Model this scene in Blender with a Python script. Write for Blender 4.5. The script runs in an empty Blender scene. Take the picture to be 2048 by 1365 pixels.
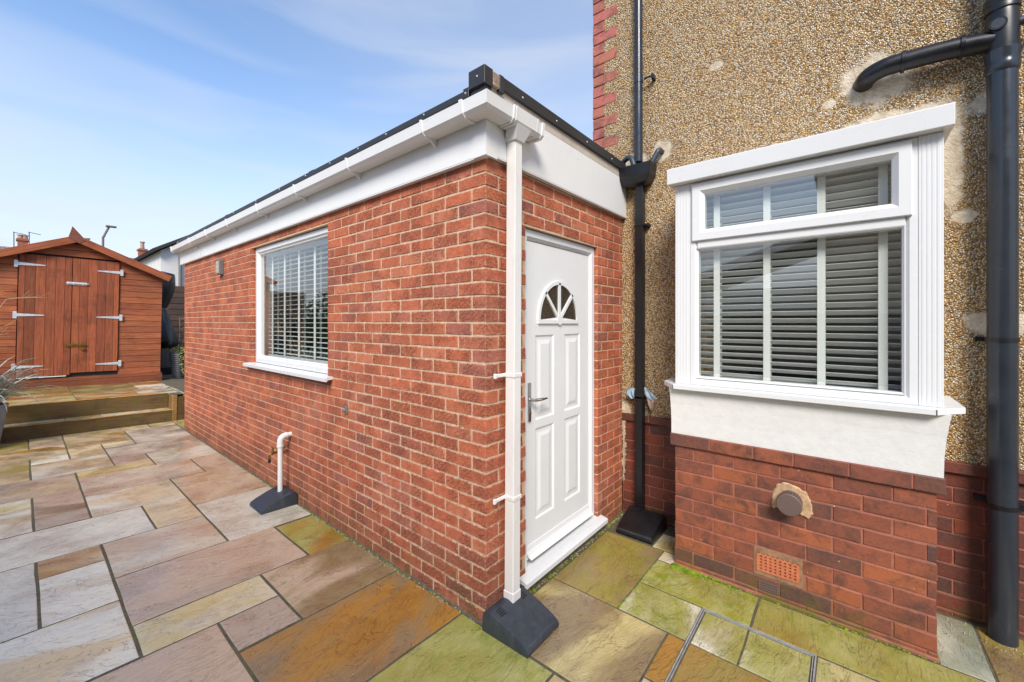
import bpy, bmesh, math, random
from mathutils import Vector, Matrix, Euler
R = math.radians
rnd = random.Random(7)
scene = bpy.context.scene
COL = scene.collection

# ------------------------------------------------------------------ camera
# World: long wall of the extension is the plane X=0 (running to +Y), its door wall is Y=0,
# their common corner is the origin, Z=0 the paving at that corner. Metres.
CAM = Vector((-1.6133, -1.5236, 1.6560))
cam_d = bpy.data.cameras.new('camera')
cam = bpy.data.objects.new('camera', cam_d); COL.objects.link(cam)
cam.location = CAM
cam.rotation_euler = (R(90), 0, R(39.647) - R(90))
cam_d.sensor_width = 36.0
cam_d.lens = 36.0 * 813.4 / 2048
cam_d.shift_y = -37.3 / 2048
cam_d.clip_start = 0.05; cam_d.clip_end = 1000
scene.camera = cam

# ------------------------------------------------------------------ sky, sun, exposure
SUN_ELEV, SUN_AZ = 40, 216          # azimuth: direction the light comes from, degrees ccw from +X
world = bpy.data.worlds.new('World'); scene.world = world; world.use_nodes = True
wn, wl = world.node_tree.nodes, world.node_tree.links
bg = wn['Background']; bg.inputs['Strength'].default_value = 0.122
sky = wn.new('ShaderNodeTexSky'); sky.sky_type = 'NISHITA'; sky.sun_disc = False
sky.sun_elevation = R(SUN_ELEV); sky.sun_rotation = R(90 - SUN_AZ)
sky.air_density = 1.0; sky.dust_density = 0.2; sky.ozone_density = 3.0
tc = wn.new('ShaderNodeTexCoord')
mp = wn.new('ShaderNodeMapping'); mp.inputs['Scale'].default_value = (1.0, 1.0, 6.0); mp.inputs['Rotation'].default_value = (0.12, 0.1, 0.6)
cn = wn.new('ShaderNodeTexNoise'); cn.inputs['Scale'].default_value = 2.2; cn.inputs['Detail'].default_value = 5; cn.inputs['Roughness'].default_value = 0.48; cn.inputs['Distortion'].default_value = 0.5
cr = wn.new('ShaderNodeValToRGB'); cr.color_ramp.elements[0].position = 0.45; cr.color_ramp.elements[0].color = (0.0, 0.0, 0.0, 1); cr.color_ramp.elements[1].position = 0.78; cr.color_ramp.elements[1].color = (0.8, 0.8, 0.8, 1)
sx = wn.new('ShaderNodeSeparateXYZ')
el = wn.new('ShaderNodeMapRange'); el.interpolation_type = 'SMOOTHSTEP'
for k, v in (('From Min', 0.50), ('From Max', 0.0), ('To Min', 0.0), ('To Max', 0.95)): el.inputs[k].default_value = v
mx = wn.new('ShaderNodeMath'); mx.operation = 'MAXIMUM'
ad = wn.new('ShaderNodeMath'); ad.operation = 'MULTIPLY_ADD'; ad.inputs[1].default_value = 0.40; ad.use_clamp = True
mixs = wn.new('ShaderNodeMix'); mixs.data_type = 'RGBA'; mixs.inputs['B'].default_value = (2.9, 3.08, 3.4, 1)
wl.new(tc.outputs['Generated'], mp.inputs['Vector']); wl.new(mp.outputs['Vector'], cn.inputs['Vector'])
wl.new(cn.outputs['Fac'], cr.inputs['Fac']); wl.new(tc.outputs['Generated'], sx.inputs[0]); wl.new(sx.outputs['Z'], el.inputs['Value'])
wl.new(cr.outputs['Color'], ad.inputs[0]); wl.new(el.outputs['Result'], ad.inputs[2])
vd = wn.new('ShaderNodeVectorMath'); vd.operation = 'DOT_PRODUCT'; vd.inputs[1].default_value = (0.83, 0.10, 0.55)
vr = wn.new('ShaderNodeMapRange'); vr.interpolation_type = 'SMOOTHSTEP'
for k, v in (('From Min', 0.45), ('From Max', 1.0), ('To Min', 0.0), ('To Max', 0.30)): vr.inputs[k].default_value = v
va = wn.new('ShaderNodeMath'); va.operation = 'ADD'; va.use_clamp = True
wl.new(tc.outputs['Generated'], vd.inputs[0]); wl.new(vd.outputs['Value'], vr.inputs['Value']); wl.new(ad.outputs[0], va.inputs[0]); wl.new(vr.outputs['Result'], va.inputs[1])
wl.new(va.outputs[0], mixs.inputs['Factor']); wl.new(sky.outputs['Color'], mixs.inputs['A']); wl.new(mixs.outputs['Result'], bg.inputs['Color'])
sun_d = bpy.data.lights.new('sun', 'SUN'); sun_d.energy = 2.1; sun_d.angle = R(22); sun_d.color = (1.0, 0.93, 0.83)
sun = bpy.data.objects.new('sun', sun_d); COL.objects.link(sun)
sdir = Vector((math.cos(R(SUN_ELEV)) * math.cos(R(SUN_AZ)), math.cos(R(SUN_ELEV)) * math.sin(R(SUN_AZ)), math.sin(R(SUN_ELEV))))
sun.rotation_euler = sdir.to_track_quat('Z', 'Y').to_euler(); sun.location = sdir * 30
scene.view_settings.view_transform = 'Standard'; scene.view_settings.look = 'None'
scene.view_settings.gamma = 1.0; scene.view_settings.exposure = 1.17
scene.render.engine = 'CYCLES'
scene.cycles.max_bounces = 8; scene.cycles.transparent_max_bounces = 12

# ------------------------------------------------------------------ material helpers
def lin(c):
    f = lambda v: v / 12.92 if v <= 0.04045 else ((v + 0.055) / 1.055) ** 2.4
    return tuple(f(v / 255.0) for v in c[:3]) + (1,)

class NT:
    def __init__(self, name):
        self.m = bpy.data.materials.new(name); self.m.use_nodes = True
        self.t = self.m.node_tree; self.n = self.t.nodes; self.l = self.t.links
        self.b = self.n['Principled BSDF']
    def set(self, sock, v):
        if hasattr(v, 'is_linked') or hasattr(v, 'links'): self.l.new(v, sock)
        else: sock.default_value = v
    def node(self, typ, ins=None, **kw):
        nd = self.n.new('ShaderNode' + typ)
        for k, v in kw.items(): setattr(nd, k, v)
        for k, v in (ins or {}).items(): self.set(nd.inputs[k], v)
        return nd
    def pos(self, scale=(1, 1, 1), rnd_off=True, rot=None, obj=False):
        v = self.node('TexCoord').outputs['Object'] if obj else self.node('NewGeometry').outputs['Position']
        if rot is not None:
            v = self.node('VectorRotate', {'Vector': v, 'Angle': rot}, rotation_type='Z_AXIS').outputs[0]
        if scale != (1, 1, 1): v = self.node('VectorMath', {0: v, 1: scale}, operation='MULTIPLY').outputs[0]
        if rnd_off:
            r = self.node('ObjectInfo').outputs['Random']
            v = self.node('VectorMath', {0: v, 1: self.math('MULTIPLY', r, 37.0)}, operation='ADD').outputs[0]
        return v
    def noise(self, v, scale, detail=4, rough=0.55, dist=0.0, out='Fac'):
        return self.node('TexNoise', {'Vector': v, 'Scale': scale, 'Detail': detail, 'Roughness': rough, 'Distortion': dist}).outputs[out]
    def ramp(self, f, *stops):
        nd = self.node('ValToRGB', {'Fac': f}); e = nd.color_ramp.elements
        while len(e) < len(stops): e.new(0.5)
        for k, (p, c) in enumerate(stops):
            e[k].position = p; e[k].color = c if len(c) == 4 else (*c, 1)
        return nd.outputs['Color']
    def rng(self, f, a, b, c, d, smooth=False):
        nd = self.node('MapRange', {'Value': f, 'From Min': a, 'From Max': b, 'To Min': c, 'To Max': d})
        if smooth: nd.interpolation_type = 'SMOOTHSTEP'
        return nd.outputs['Result']
    def math(self, op, a, b=0.0, c=0.0, clamp=False):
        nd = self.node('Math', operation=op, use_clamp=clamp); self.set(nd.inputs[0], a); self.set(nd.inputs[1], b); self.set(nd.inputs[2], c)
        return nd.outputs[0]
    def mix(self, f, a, b, blend='MIX'):
        nd = self.node('Mix', data_type='RGBA', blend_type=blend)
        self.set(nd.inputs['Factor'], f); self.set(nd.inputs['A'], a); self.set(nd.inputs['B'], b)
        return nd.outputs['Result']
    def bump(self, h, strength, dist, normal=None):
        ins = {'Height': h, 'Strength': strength, 'Distance': dist}
        if normal is not None: ins['Normal'] = normal
        return self.node('Bump', ins).outputs['Normal']
    def out(self, **kw):
        names = {'color': 'Base Color', 'rough': 'Roughness', 'metal': 'Metallic', 'normal': 'Normal', 'spec': 'Specular IOR Level', 'coat': 'Coat Weight', 'coatr': 'Coat Roughness', 'sheen': 'Sheen Weight', 'trans': 'Subsurface Weight'}
        for k, v in kw.items(): self.set(self.b.inputs[names[k]], v)
        return self.m

M = {}
def plain(name, rgb, rough=0.5, metal=0.0, var=0.12, scale=6.0, bump=0.0, bscale=200, dirt=0.0):
    t = NT(name); p = t.pos()
    n = t.noise(p, scale, 5, 0.6)
    c = lin(rgb)
    col = t.mix(t.rng(n, 0.3, 0.7, 0, 1), tuple(v * (1 - var) for v in c[:3]) + (1,), tuple(min(1, v * (1 + var)) for v in c[:3]) + (1,))
    if dirt:
        d = t.noise(t.pos((3, 3, 0.5)), 9, 6, 0.7)
        col = t.mix(t.rng(d, 0.52, 0.78, 0, dirt), col, lin((120, 108, 88)))
    kw = dict(color=col, rough=t.rng(n, 0.3, 0.7, max(0.03, rough - 0.08), min(1, rough + 0.08)), metal=metal)
    if bump: kw['normal'] = t.bump(t.noise(p, bscale, 3, 0.6), bump, 0.002)
    M[name] = t.out(**kw)
    return M[name]

plain('upvc_white', (228, 228, 226), 0.34, var=0.015, scale=2.0, dirt=0.05)
plain('upvc_frame', (219, 220, 220), 0.30, var=0.01, scale=2.0)
plain('door_white', (225, 226, 225), 0.38, var=0.015, bump=0.05, bscale=120)
plain('upvc_pipe', (228, 226, 222), 0.35, var=0.03, scale=3, dirt=0.15)
plain('strip_beige', (190, 178, 164), 0.6, var=0.1, dirt=0.3)
plain('pvc_grey', (42, 47, 54), 0.22, var=0.14, scale=7)
plain('roof_trim', (46, 46, 48), 0.55, var=0.2, scale=5, bump=0.1, bscale=60)
plain('roof_felt', (58, 58, 60), 0.9, var=0.2)
plain('chipped_board', (150, 128, 110), 0.9, var=0.45, scale=40)
plain('plastic_charcoal', (54, 60, 68), 0.45, var=0.22, scale=22, bump=0.25, bscale=240, dirt=0.22)
plain('plastic_black', (22, 23, 26), 0.35, var=0.25, scale=9)
plain('slot_dark', (8, 8, 9), 0.8)
plain('rubber_dark', (30, 30, 31), 0.7)
plain('cement_grey', (176, 160, 136), 0.95, var=0.3, scale=18, bump=0.9, bscale=60, dirt=0.3)
plain('cement_pink', (164, 138, 118), 0.95, var=0.3, scale=18, bump=0.9, bscale=60, dirt=0.3)
plain('cement_tan', (186, 154, 118), 0.95, var=0.3, scale=30, bump=0.9, bscale=60, dirt=0.35)
plain('cement_brown', (146, 112, 84), 0.95, var=0.3, scale=30, bump=0.9, bscale=60, dirt=0.35)
plain('chrome', (200, 200, 202), 0.18, metal=1.0)
plain('galvanised', (208, 210, 212), 0.45, metal=0.25, var=0.15, scale=30)
plain('brass', (150, 118, 60), 0.35, metal=0.9, var=0.25, scale=30)
plain('hose_green', (40, 160, 120), 0.5)
plain('flue_brown', (104, 86, 80), 0.55)
plain('air_brick', (192, 112, 76), 0.85, var=0.15, scale=30, bump=0.3)
plain('cover_fabric', (34, 35, 38), 0.45, var=0.25, scale=5, bump=0.15, bscale=30)
plain('pot_black', (36, 40, 46), 0.4, var=0.2)
plain('pot_grey', (120, 128, 138), 0.6, var=0.15)
plain('soil', (52, 40, 30), 0.95, var=0.4, scale=40)
plain('rag_blue', (150, 176, 198), 0.9, var=0.3, scale=30, bump=0.4, bscale=60)
plain('rag_pink', (176, 152, 146), 0.9, var=0.3, scale=30, bump=0.4, bscale=60)
plain('slat_white', (222, 226, 224), 0.45, var=0.02)
plain('tape_white', (232, 234, 228), 0.85, var=0.03)
plain('interior_wall', (196, 186, 172), 0.9, var=0.05)
plain('interior_pale', (205, 200, 190), 0.9, var=0.05)
plain('interior_floor', (84, 66, 54), 0.7, var=0.2)
plain('interior_cloth', (92, 66, 66), 0.9, var=0.3)
plain('far_render', (214, 212, 206), 0.9, var=0.06, scale=3, dirt=0.2)
plain('far_pebble', (204, 186, 156), 0.95, var=0.25, scale=60)
plain('far_brick', (150, 90, 72), 0.9, var=0.3, scale=10)
plain('far_dark', (50, 48, 50), 0.8)
plain('lamp_grey', (110, 100, 94), 0.6)
plain('steel_frame', (178, 180, 176), 0.42, metal=0.35, var=0.25, scale=25, dirt=0.3)
plain('vent_pale', (176, 176, 160), 0.6)
plain('door_gasket', (40, 38, 38), 0.7)
plain('lead_grey', (110, 110, 112), 0.6)

def wood(name, base, dark, axis='x', rough=0.75, green=0.0, stain=0.5, sscale=2.1):
    """timber: base tint per object (obj.color multiplies), grain along the local x axis"""
    t = NT(name)
    o = t.pos(obj=True)
    st = t.node('VectorMath', {0: o, 1: (2.0, 30.0, 30.0) if axis == 'x' else (30.0, 30.0, 2.0)}, operation='MULTIPLY').outputs[0]
    g = t.noise(st, 1.6, 6, 0.65, 0.6)
    b = t.noise(o, 2.3, 5, 0.6, 0.4)
    w = t.pos(rnd_off=False)
    s = t.noise(w, sscale, 6, 0.65)
    oc = t.node('ObjectInfo').outputs['Color']
    c = t.mix(t.rng(g, 0.3, 0.72, 0, 1), lin(dark), lin(base))
    c = t.mix(1.0, c, oc, 'MULTIPLY')
    c = t.mix(t.rng(b, 0.5, 0.8, 0, 0.45), c, lin(dark))
    c = t.mix(t.rng(s, 0.52, 0.75, 0, stain), c, tuple(v * 0.45 for v in lin(dark)[:3]) + (1,))
    if green:
        gr = t.noise(w, 5.0, 5, 0.7)
        c = t.mix(t.rng(gr, 0.42, 0.68, 0, green), c, lin((92, 88, 30)))
    h = t.math('ADD', t.math('MULTIPLY', g, 0.7), t.math('MULTIPLY', b, 0.3))
    M[name] = t.out(color=c, rough=t.rng(b, 0.3, 0.7, rough - 0.15, rough + 0.1), normal=t.bump(h, 0.5, 0.003))
wood('shed_wood', (184, 104, 62), (124, 64, 38), stain=0.55, sscale=3.2)
wood('shed_wood_v', (180, 96, 56), (120, 62, 38), axis='z', stain=0.65, sscale=3.4)
wood('sleeper', (150, 114, 68), (92, 70, 40), green=0.6, stain=0.85, sscale=4.5)
wood('fence_wood', (92, 70, 58), (52, 38, 32), stain=0.5)

def brick_mat(name, src, rustic=True):
    t = NT(name)
    base = t.node('ObjectInfo').outputs['Color'] if src == 'obj' else t.node('VertexColor', layer_name='Col').outputs['Color']
    p = t.pos(); w = t.pos(rnd_off=False)
    if rustic:
        n1 = t.noise(p, 22, 5, 0.65, 0.2)
        c = t.mix(t.rng(n1, 0.3, 0.7, 0.0, 1.0), t.mix(1.0, base, (0.80, 0.76, 0.74, 1), 'MULTIPLY'), t.mix(1.0, base, (1.16, 1.15, 1.12, 1), 'MULTIPLY'))
        n2 = t.noise(p, 85, 4, 0.75)
        c = t.mix(t.rng(n2, 0.56, 0.70, 0, 0.45), c, lin((226, 152, 106)))
        c = t.mix(t.rng(n2, 0.45, 0.32, 0, 0.55), c, lin((112, 54, 40)))
        wv = t.node('TexWave', {'Vector': p, 'Scale': 15, 'Distortion': 11, 'Detail': 4, 'Detail Scale': 2.0, 'Detail Roughness': 0.7}, wave_type='BANDS', bands_direction='DIAGONAL').outputs['Fac']
        rg = t.rng(t.noise(p, 5.0, 2, 0.5), 0.42, 0.58, 0.1, 1.0)      # some faces dragged deep, some nearly smooth
        c = t.mix(t.math('MULTIPLY', t.rng(wv, 0.5, 0.1, 0, 0.5), rg), c, t.mix(1.0, c, (0.42, 0.36, 0.36, 1), 'MULTIPLY'))
        # efflorescence and algae low on the wall, in patches of their own
        sep = t.node('SeparateXYZ', {0: w}).outputs['Z']
        n3 = t.noise(w, 1.6, 6, 0.65)
        eff = t.math('MULTIPLY', t.rng(n3, 0.56, 0.74, 0, 0.26), t.rng(t.noise(w, 40, 3, 0.7), 0.4, 0.6, 0.2, 1))
        c = t.mix(eff, c, lin((222, 196, 182)))
        n4 = t.noise(w, 7.0, 6, 0.7)
        alg = t.math('MULTIPLY', t.rng(n4, 0.46, 0.66, 0, 0.75), t.rng(sep, 0.34, 0.02, 0, 1))
        c = t.mix(alg, c, lin((106, 92, 44)))
        spl = t.math('MULTIPLY', t.rng(t.noise(w, 3.0, 6, 0.7), 0.36, 0.60, 0, 0.55), t.rng(sep, 0.42, 0.0, 0, 1))   # splashed soil low down
        c = t.mix(spl, c, lin((110, 74, 56)))
        if src == 'obj':                       # mortar smeared over the arrises
            q = t.node('SeparateXYZ', {0: t.node('VectorMath', {0: t.node('TexCoord').outputs['Object']}, operation='ABSOLUTE').outputs[0]})
            ed = t.math('MAXIMUM', t.math('MULTIPLY', t.rng(q.outputs['X'], 0.455, 0.5, 0, 1), t.rng(q.outputs['Y'], 0.488, 0.492, 0, 1)), t.rng(q.outputs['Z'], 0.37, 0.5, 0, 1))
            sm = t.math('MULTIPLY', ed, t.rng(t.noise(w, 30, 4, 0.7), 0.46, 0.62, 0, 1))
            c = t.mix(t.math('MULTIPLY', sm, 0.9), c, lin((216, 186, 156)))
        h = t.math('ADD', t.math('MULTIPLY', t.math('MULTIPLY', wv, rg), 0.8), t.math('MULTIPLY', n2, 0.6))
        nm = t.bump(h, 0.9, 0.008)
        M[name] = t.out(color=c, rough=0.88, normal=nm)
    else:
        n1 = t.noise(p, 9, 6, 0.65, 0.5)
        c = t.mix(t.rng(n1, 0.44, 0.66, 0.0, 0.8), base, lin((78, 54, 48)))
        n2 = t.noise(p, 70, 4, 0.7)
        c = t.mix(t.rng(n2, 0.52, 0.75, 0, 0.3), c, lin((180, 92, 62)))
        c = t.mix(t.rng(n2, 0.45, 0.3, 0, 0.4), c, lin((52, 30, 28)))
        fl = t.noise(w, 34, 2, 0.5)
        c = t.mix(t.rng(fl, 0.755, 0.77, 0, 0.6), c, lin((208, 190, 176)))
        sep = t.node('SeparateXYZ', {0: w}).outputs['Z']
        alg = t.math('MULTIPLY', t.rng(t.noise(w, 8, 6, 0.7), 0.46, 0.66, 0, 0.8), t.rng(sep, 0.16, 0.0, 0, 1))
        c = t.mix(alg, c, lin((92, 92, 24)))
        M[name] = t.out(color=c, rough=t.rng(n1, 0.3, 0.7, 0.5, 0.72), normal=t.bump(t.math('ADD', n1, t.math('MULTIPLY', n2, 0.5)), 0.45, 0.004))
brick_mat('brick_obj', 'obj'); brick_mat('brick_vc', 'vc'); brick_mat('old_brick', 'obj', False)

def mortar_mat(name, a, b, moss=0.6, zt=0.35):
    t = NT(name); w = t.pos(rnd_off=False)
    n = t.noise(w, 30, 5, 0.7)
    c = t.mix(t.rng(n, 0.3, 0.7, 0, 1), lin(a), lin(b))
    sep = t.node('SeparateXYZ', {0: w}).outputs['Z']
    m = t.math('MULTIPLY', t.rng(t.noise(w, 5, 6, 0.7), 0.42, 0.6, 0, moss), t.rng(sep, zt, 0.0, 0, 1))
    c = t.mix(m, c, lin((104, 100, 30)))
    M[name] = t.out(color=c, rough=0.95, normal=t.bump(t.noise(w, 160, 4, 0.7), 0.6, 0.003))
mortar_mat('mortar', (188, 156, 126), (218, 188, 158))
mortar_mat('mortar_red', (146, 88, 70), (174, 110, 90), 0.95, 0.2)
mortar_mat('joint_grey', (66, 60, 50), (108, 100, 86), 0.35, 2.0)
mortar_mat('ground_mat', (110, 104, 94), (134, 126, 112), 0.2, 2.0)

def pebble():
    t = NT('pebbledash'); w = t.pos(rnd_off=False)
    wd = t.node('VectorMath', {0: w, 1: t.node('VectorMath', {0: t.noise(w, 60, 2, 0.5, out='Color'), 1: (0.006, 0.006, 0.006)}, operation='MULTIPLY').outputs[0]}, operation='ADD').outputs[0]
    dv = t.node('TexVoronoi', {'Vector': wd, 'Scale': 120, 'Randomness': 1.0}, feature='F1')
    de = t.node('TexVoronoi', {'Vector': wd, 'Scale': 120, 'Randomness': 1.0}, feature='DISTANCE_TO_EDGE').outputs['Distance']
    sep = t.node('SeparateColor', {0: dv.outputs['Color']})
    c = t.ramp(sep.outputs[0], (0.0, lin((138, 104, 66))), (0.16, lin((192, 148, 90))), (0.38, lin((226, 180, 110))), (0.60, lin((236, 202, 146))), (0.78, lin((248, 230, 196))), (0.90, lin((186, 172, 152))), (1.0, lin((255, 250, 238))))
    c = t.mix(t.rng(sep.outputs[1], 0.90, 0.93, 0, 0.75), c, lin((206, 146, 62)))
    c = t.mix(t.rng(sep.outputs[2], 0.88, 0.92, 0, 0.7), c, lin((96, 77, 58)))
    big = t.noise(w, 0.9, 6, 0.62)
    c = t.mix(t.rng(big, 0.50, 0.72, 0, 0.34), c, lin((152, 120, 82)))
    run = t.noise(t.pos((5.0, 5.0, 0.55), False), 1.0, 6, 0.65)            # rain streaks
    c = t.mix(t.rng(run, 0.56, 0.76, 0, 0.32), c, lin((130, 104, 72)))
    mid = t.noise(w, 6.0, 5, 0.65)
    c = t.mix(t.rng(mid, 0.62, 0.76, 0, 0.35), c, lin((166, 142, 108)))
    c = t.mix(t.rng(de, 0.18, 0.03, 0, 0.8), c, lin((92, 71, 48)))
    yz = t.node('SeparateXYZ', {0: w}); rag_ = t.math('MULTIPLY', t.math('SUBTRACT', t.noise(w, 9, 6, 0.72), 0.5), 1.5)
    def blob(cy, cz, ry, rz):
        a_ = t.math('DIVIDE', t.math('SUBTRACT', yz.outputs['Y'], cy), ry); b2 = t.math('DIVIDE', t.math('SUBTRACT', yz.outputs['Z'], cz), rz)
        return t.math('SQRT', t.math('ADD', t.math('MULTIPLY', a_, a_), t.math('MULTIPLY', b2, b2)))
    dmin = None
    for q in ((-1.66, 3.155, .17, .155), (-1.30, 2.80, .62, .075), (-1.75, 2.85, .34, .09), (-1.965, 2.62, .055, .33), (-.335, 3.075, .08, .085), (-.09, 3.05, .15, .06), (-1.425, 3.08, .045, .03), (-2.13, 1.65, .12, .075), (-2.12, 2.86, .09, .07), (-2.02, 2.25, .05, .04), (-.02, .86, .07, .10), (-.75, 3.6, .05, .03)):
        bq = blob(*q); dmin = bq if dmin is None else t.math('MINIMUM', dmin, bq)
    cem = t.rng(t.math('ADD', dmin, rag_), 1.12, 0.86, 0, 0.93)
    cemc = t.mix(t.rng(t.noise(w, 14, 6, 0.7), 0.35, 0.65, 0, 1), lin((184, 166, 140)), lin((222, 210, 188)))
    c = t.mix(cem, c, cemc)
    h = t.math('SUBTRACT', 1.0, t.math('POWER', dv.outputs['Distance'], 1.6))
    h = t.math('ADD', h, t.math('MULTIPLY', sep.outputs[2], 0.7))
    h = t.math('MULTIPLY', h, t.math('SUBTRACT', 1.0, t.math('MULTIPLY', cem, 0.9)))
    h = t.math('ADD', h, t.math('MULTIPLY', t.math('MULTIPLY', t.noise(w, 40, 4, 0.7), cem), 0.8))
    nm = t.bump(t.noise(w, 9, 4, 0.6), 0.5, 0.02)
    M['pebbledash'] = t.out(color=c, rough=0.72, normal=t.bump(h, 1.0, 0.012, nm))
pebble()

def render_white():
    t = NT('painted_render'); w = t.pos(rnd_off=False)
    n = t.noise(w, 16, 6, 0.65)
    d = t.noise(t.pos((2, 2, 5), False), 2.5, 5, 0.6)
    c = t.mix(t.rng(n, 0.35, 0.65, 0, 1), lin((213, 212, 208)), lin((219, 218, 214)))
    c = t.mix(t.rng(d, 0.6, 0.85, 0, 0.15), c, lin((196, 188, 172)))
    M['painted_render'] = t.out(color=c, rough=0.7, normal=t.bump(n, 0.35, 0.01))
render_white()

def slab_mat():
    t = NT('sandstone')
    at = lambda nm: t.node('Attribute', attribute_type='OBJECT', attribute_name=nm)
    ca, cb = at('col_a').outputs['Color'], at('col_b').outputs['Color']
    moss = at('moss').outputs['Fac']; ang = at('grain').outputs['Fac']
    w = t.pos()
    rot = t.pos(rot=ang)
    st = t.node('VectorMath', {0: rot, 1: (1.0, 6.0, 1.0)}, operation='MULTIPLY').outputs[0]
    st2 = t.node('VectorMath', {0: rot, 1: (1.0, 2.2, 1.0)}, operation='MULTIPLY').outputs[0]
    n1 = t.noise(st2, 1.3, 4, 0.5, 0.4)
    c = t.mix(t.rng(n1, 0.44, 0.64, 0, 1, True), ca, cb)
    n2 = t.noise(st, 9.0, 7, 0.72, 0.5)                         # sedimentary grain
    n5 = t.noise(t.node('VectorMath', {0: rot, 1: (1.0, 7.0, 1.0)}, operation='MULTIPLY').outputs[0], 26.0, 4, 0.65, 0.4)
    gr_ = t.math('ADD', t.math('MULTIPLY', n2, 0.6), t.math('MULTIPLY', n5, 0.4))
    c = t.mix(t.rng(gr_, 0.52, 0.68, 0, 0.5), c, t.mix(1.0, c, (0.56, 0.50, 0.42, 1), 'MULTIPLY'))
    c = t.mix(t.rng(gr_, 0.46, 0.34, 0, 0.5), c, t.mix(1.0, c, (1.28, 1.26, 1.22, 1), 'MULTIPLY'))
    n3 = t.noise(w, 70, 5, 0.75)
    c = t.mix(t.rng(n3, 0.55, 0.72, 0, 0.45), c, t.mix(1.0, c, (0.58, 0.54, 0.48, 1), 'MULTIPLY'))
    st_ = t.noise(w, 3.0, 6, 0.65, 0.3)
    c = t.mix(t.rng(st_, 0.57, 0.75, 0, 0.32), c, t.mix(1.0, c, (0.62, 0.52, 0.36, 1), 'MULTIPLY'))   # iron staining
    # riven ledges: terraced noise
    lv = t.math('MULTIPLY', t.noise(st2, 2.6, 6, 0.62, 0.7), 8.0)
    fr = t.math('FRACT', lv)
    ledge = t.math('ADD', t.math('FLOOR', lv), t.math('SMOOTH_MIN', t.math('MULTIPLY', fr, 10.0), 1.0, 0.3))
    crack = t.math('MULTIPLY', t.rng(fr, 0.07, 0.0, 0, 1), t.rng(t.noise(w, 5, 3, 0.6), 0.42, 0.54, 0, 0.95))
    c = t.mix(crack, c, t.mix(1.0, c, (0.30, 0.26, 0.20, 1), 'MULTIPLY'))
    ms = t.math('MULTIPLY', t.rng(t.noise(w, 5.5, 7, 0.7, 0.5), 0.44, 0.58, 0, 1), moss)
    c = t.mix(t.math('MULTIPLY', ms, 0.75), c, lin((156, 150, 44)))
    gs = t.math('MULTIPLY', t.rng(t.noise(w, 9, 6, 0.7), 0.50, 0.64, 0, 0.9), moss)
    c = t.mix(t.math('MULTIPLY', gs, 0.8), c, lin((126, 144, 22)))
    wet = t.noise(w, 3.2, 6, 0.62, 0.3)
    rough = t.math('ADD', t.rng(wet, 0.38, 0.60, 0.22, 0.48, True), t.rng(n3, 0.4, 0.7, 0, 0.12))
    film = t.rng(wet, 0.58, 0.44, 0.25, 1.0, True)
    c = t.mix(t.rng(wet, 0.47, 0.36, 0, 0.5, True), c, t.mix(1.0, c, (0.74, 0.68, 0.58, 1), 'MULTIPLY'))   # damp patches soak darker
    cnm = t.bump(gr_, 0.22, 0.006, t.bump(t.noise(w, 7.0, 5, 0.6), 0.18, 0.014))
    h1 = t.math('ADD', t.math('MULTIPLY', ledge, 0.30), t.math('MULTIPLY', gr_, 1.1))
    nm = t.bump(t.noise(w, 6.0, 4, 0.55), 0.35, 0.02)
    nm = t.bump(h1, 0.8, 0.012, nm)
    nm = t.bump(n3, 0.25, 0.003, nm)
    t.set(t.b.inputs['Coat Normal'], cnm); t.b.inputs['Coat IOR'].default_value = 1.5
    M['sandstone'] = t.out(color=c, rough=rough, normal=nm, spec=0.7, coat=film, coatr=0.05)
slab_mat()

def glass():
    t = NT('glass'); t.n.remove(t.b)
    gn = t.node('NewGeometry')
    cs = t.math('ABSOLUTE', t.node('VectorMath', {0: gn.outputs['Normal'], 1: gn.outputs['Incoming']}, operation='DOT_PRODUCT').outputs['Value'])
    fr = t.math('MULTIPLY_ADD', t.math('POWER', t.math('SUBTRACT', 1.0, cs), 5.0), 0.90, 0.10, True)   # Schlick, same from both sides
    ms = t.node('MixShader', {0: fr, 1: t.node('BsdfTransparent', {'Color': (0.975, 0.985, 0.98, 1)}).outputs[0], 2: t.node('BsdfGlossy', {'Roughness': 0.0, 'Color': (1, 1, 1, 1)}).outputs[0]})
    t.l.new(ms.outputs[0], t.n['Material Output'].inputs['Surface']); M['glass'] = t.m
    t = NT('glass_obscure')
    p = t.pos(rnd_off=False)
    c = t.mix(t.rng(t.noise(p, 120, 3, 0.7), 0.35, 0.65, 0, 1), lin((40, 34, 28)), lin((84, 74, 60)))
    M['glass_obscure'] = t.out(color=c, rough=0.12, normal=t.bump(t.noise(p, 150, 2, 0.5), 0.25, 0.003))
glass()

def slate():
    t = NT('slate_roof'); o = t.pos(rnd_off=False, obj=True)
    br = t.node('TexBrick', {'Vector': o, 'Color1': lin((112, 112, 116)), 'Color2': lin((140, 138, 138)), 'Mortar': lin((60, 60, 62)), 'Scale': 1.0, 'Mortar Size': 0.02, 'Brick Width': 0.3, 'Row Height': 0.22})
    n = t.noise(o, 3, 5, 0.7)
    c = t.mix(t.rng(n, 0.45, 0.7, 0, 0.5), br.outputs['Color'], lin((150, 140, 112)))
    M['slate_roof'] = t.out(color=c, rough=0.7, normal=t.bump(br.outputs['Fac'], 0.4, 0.02))
slate()

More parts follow.
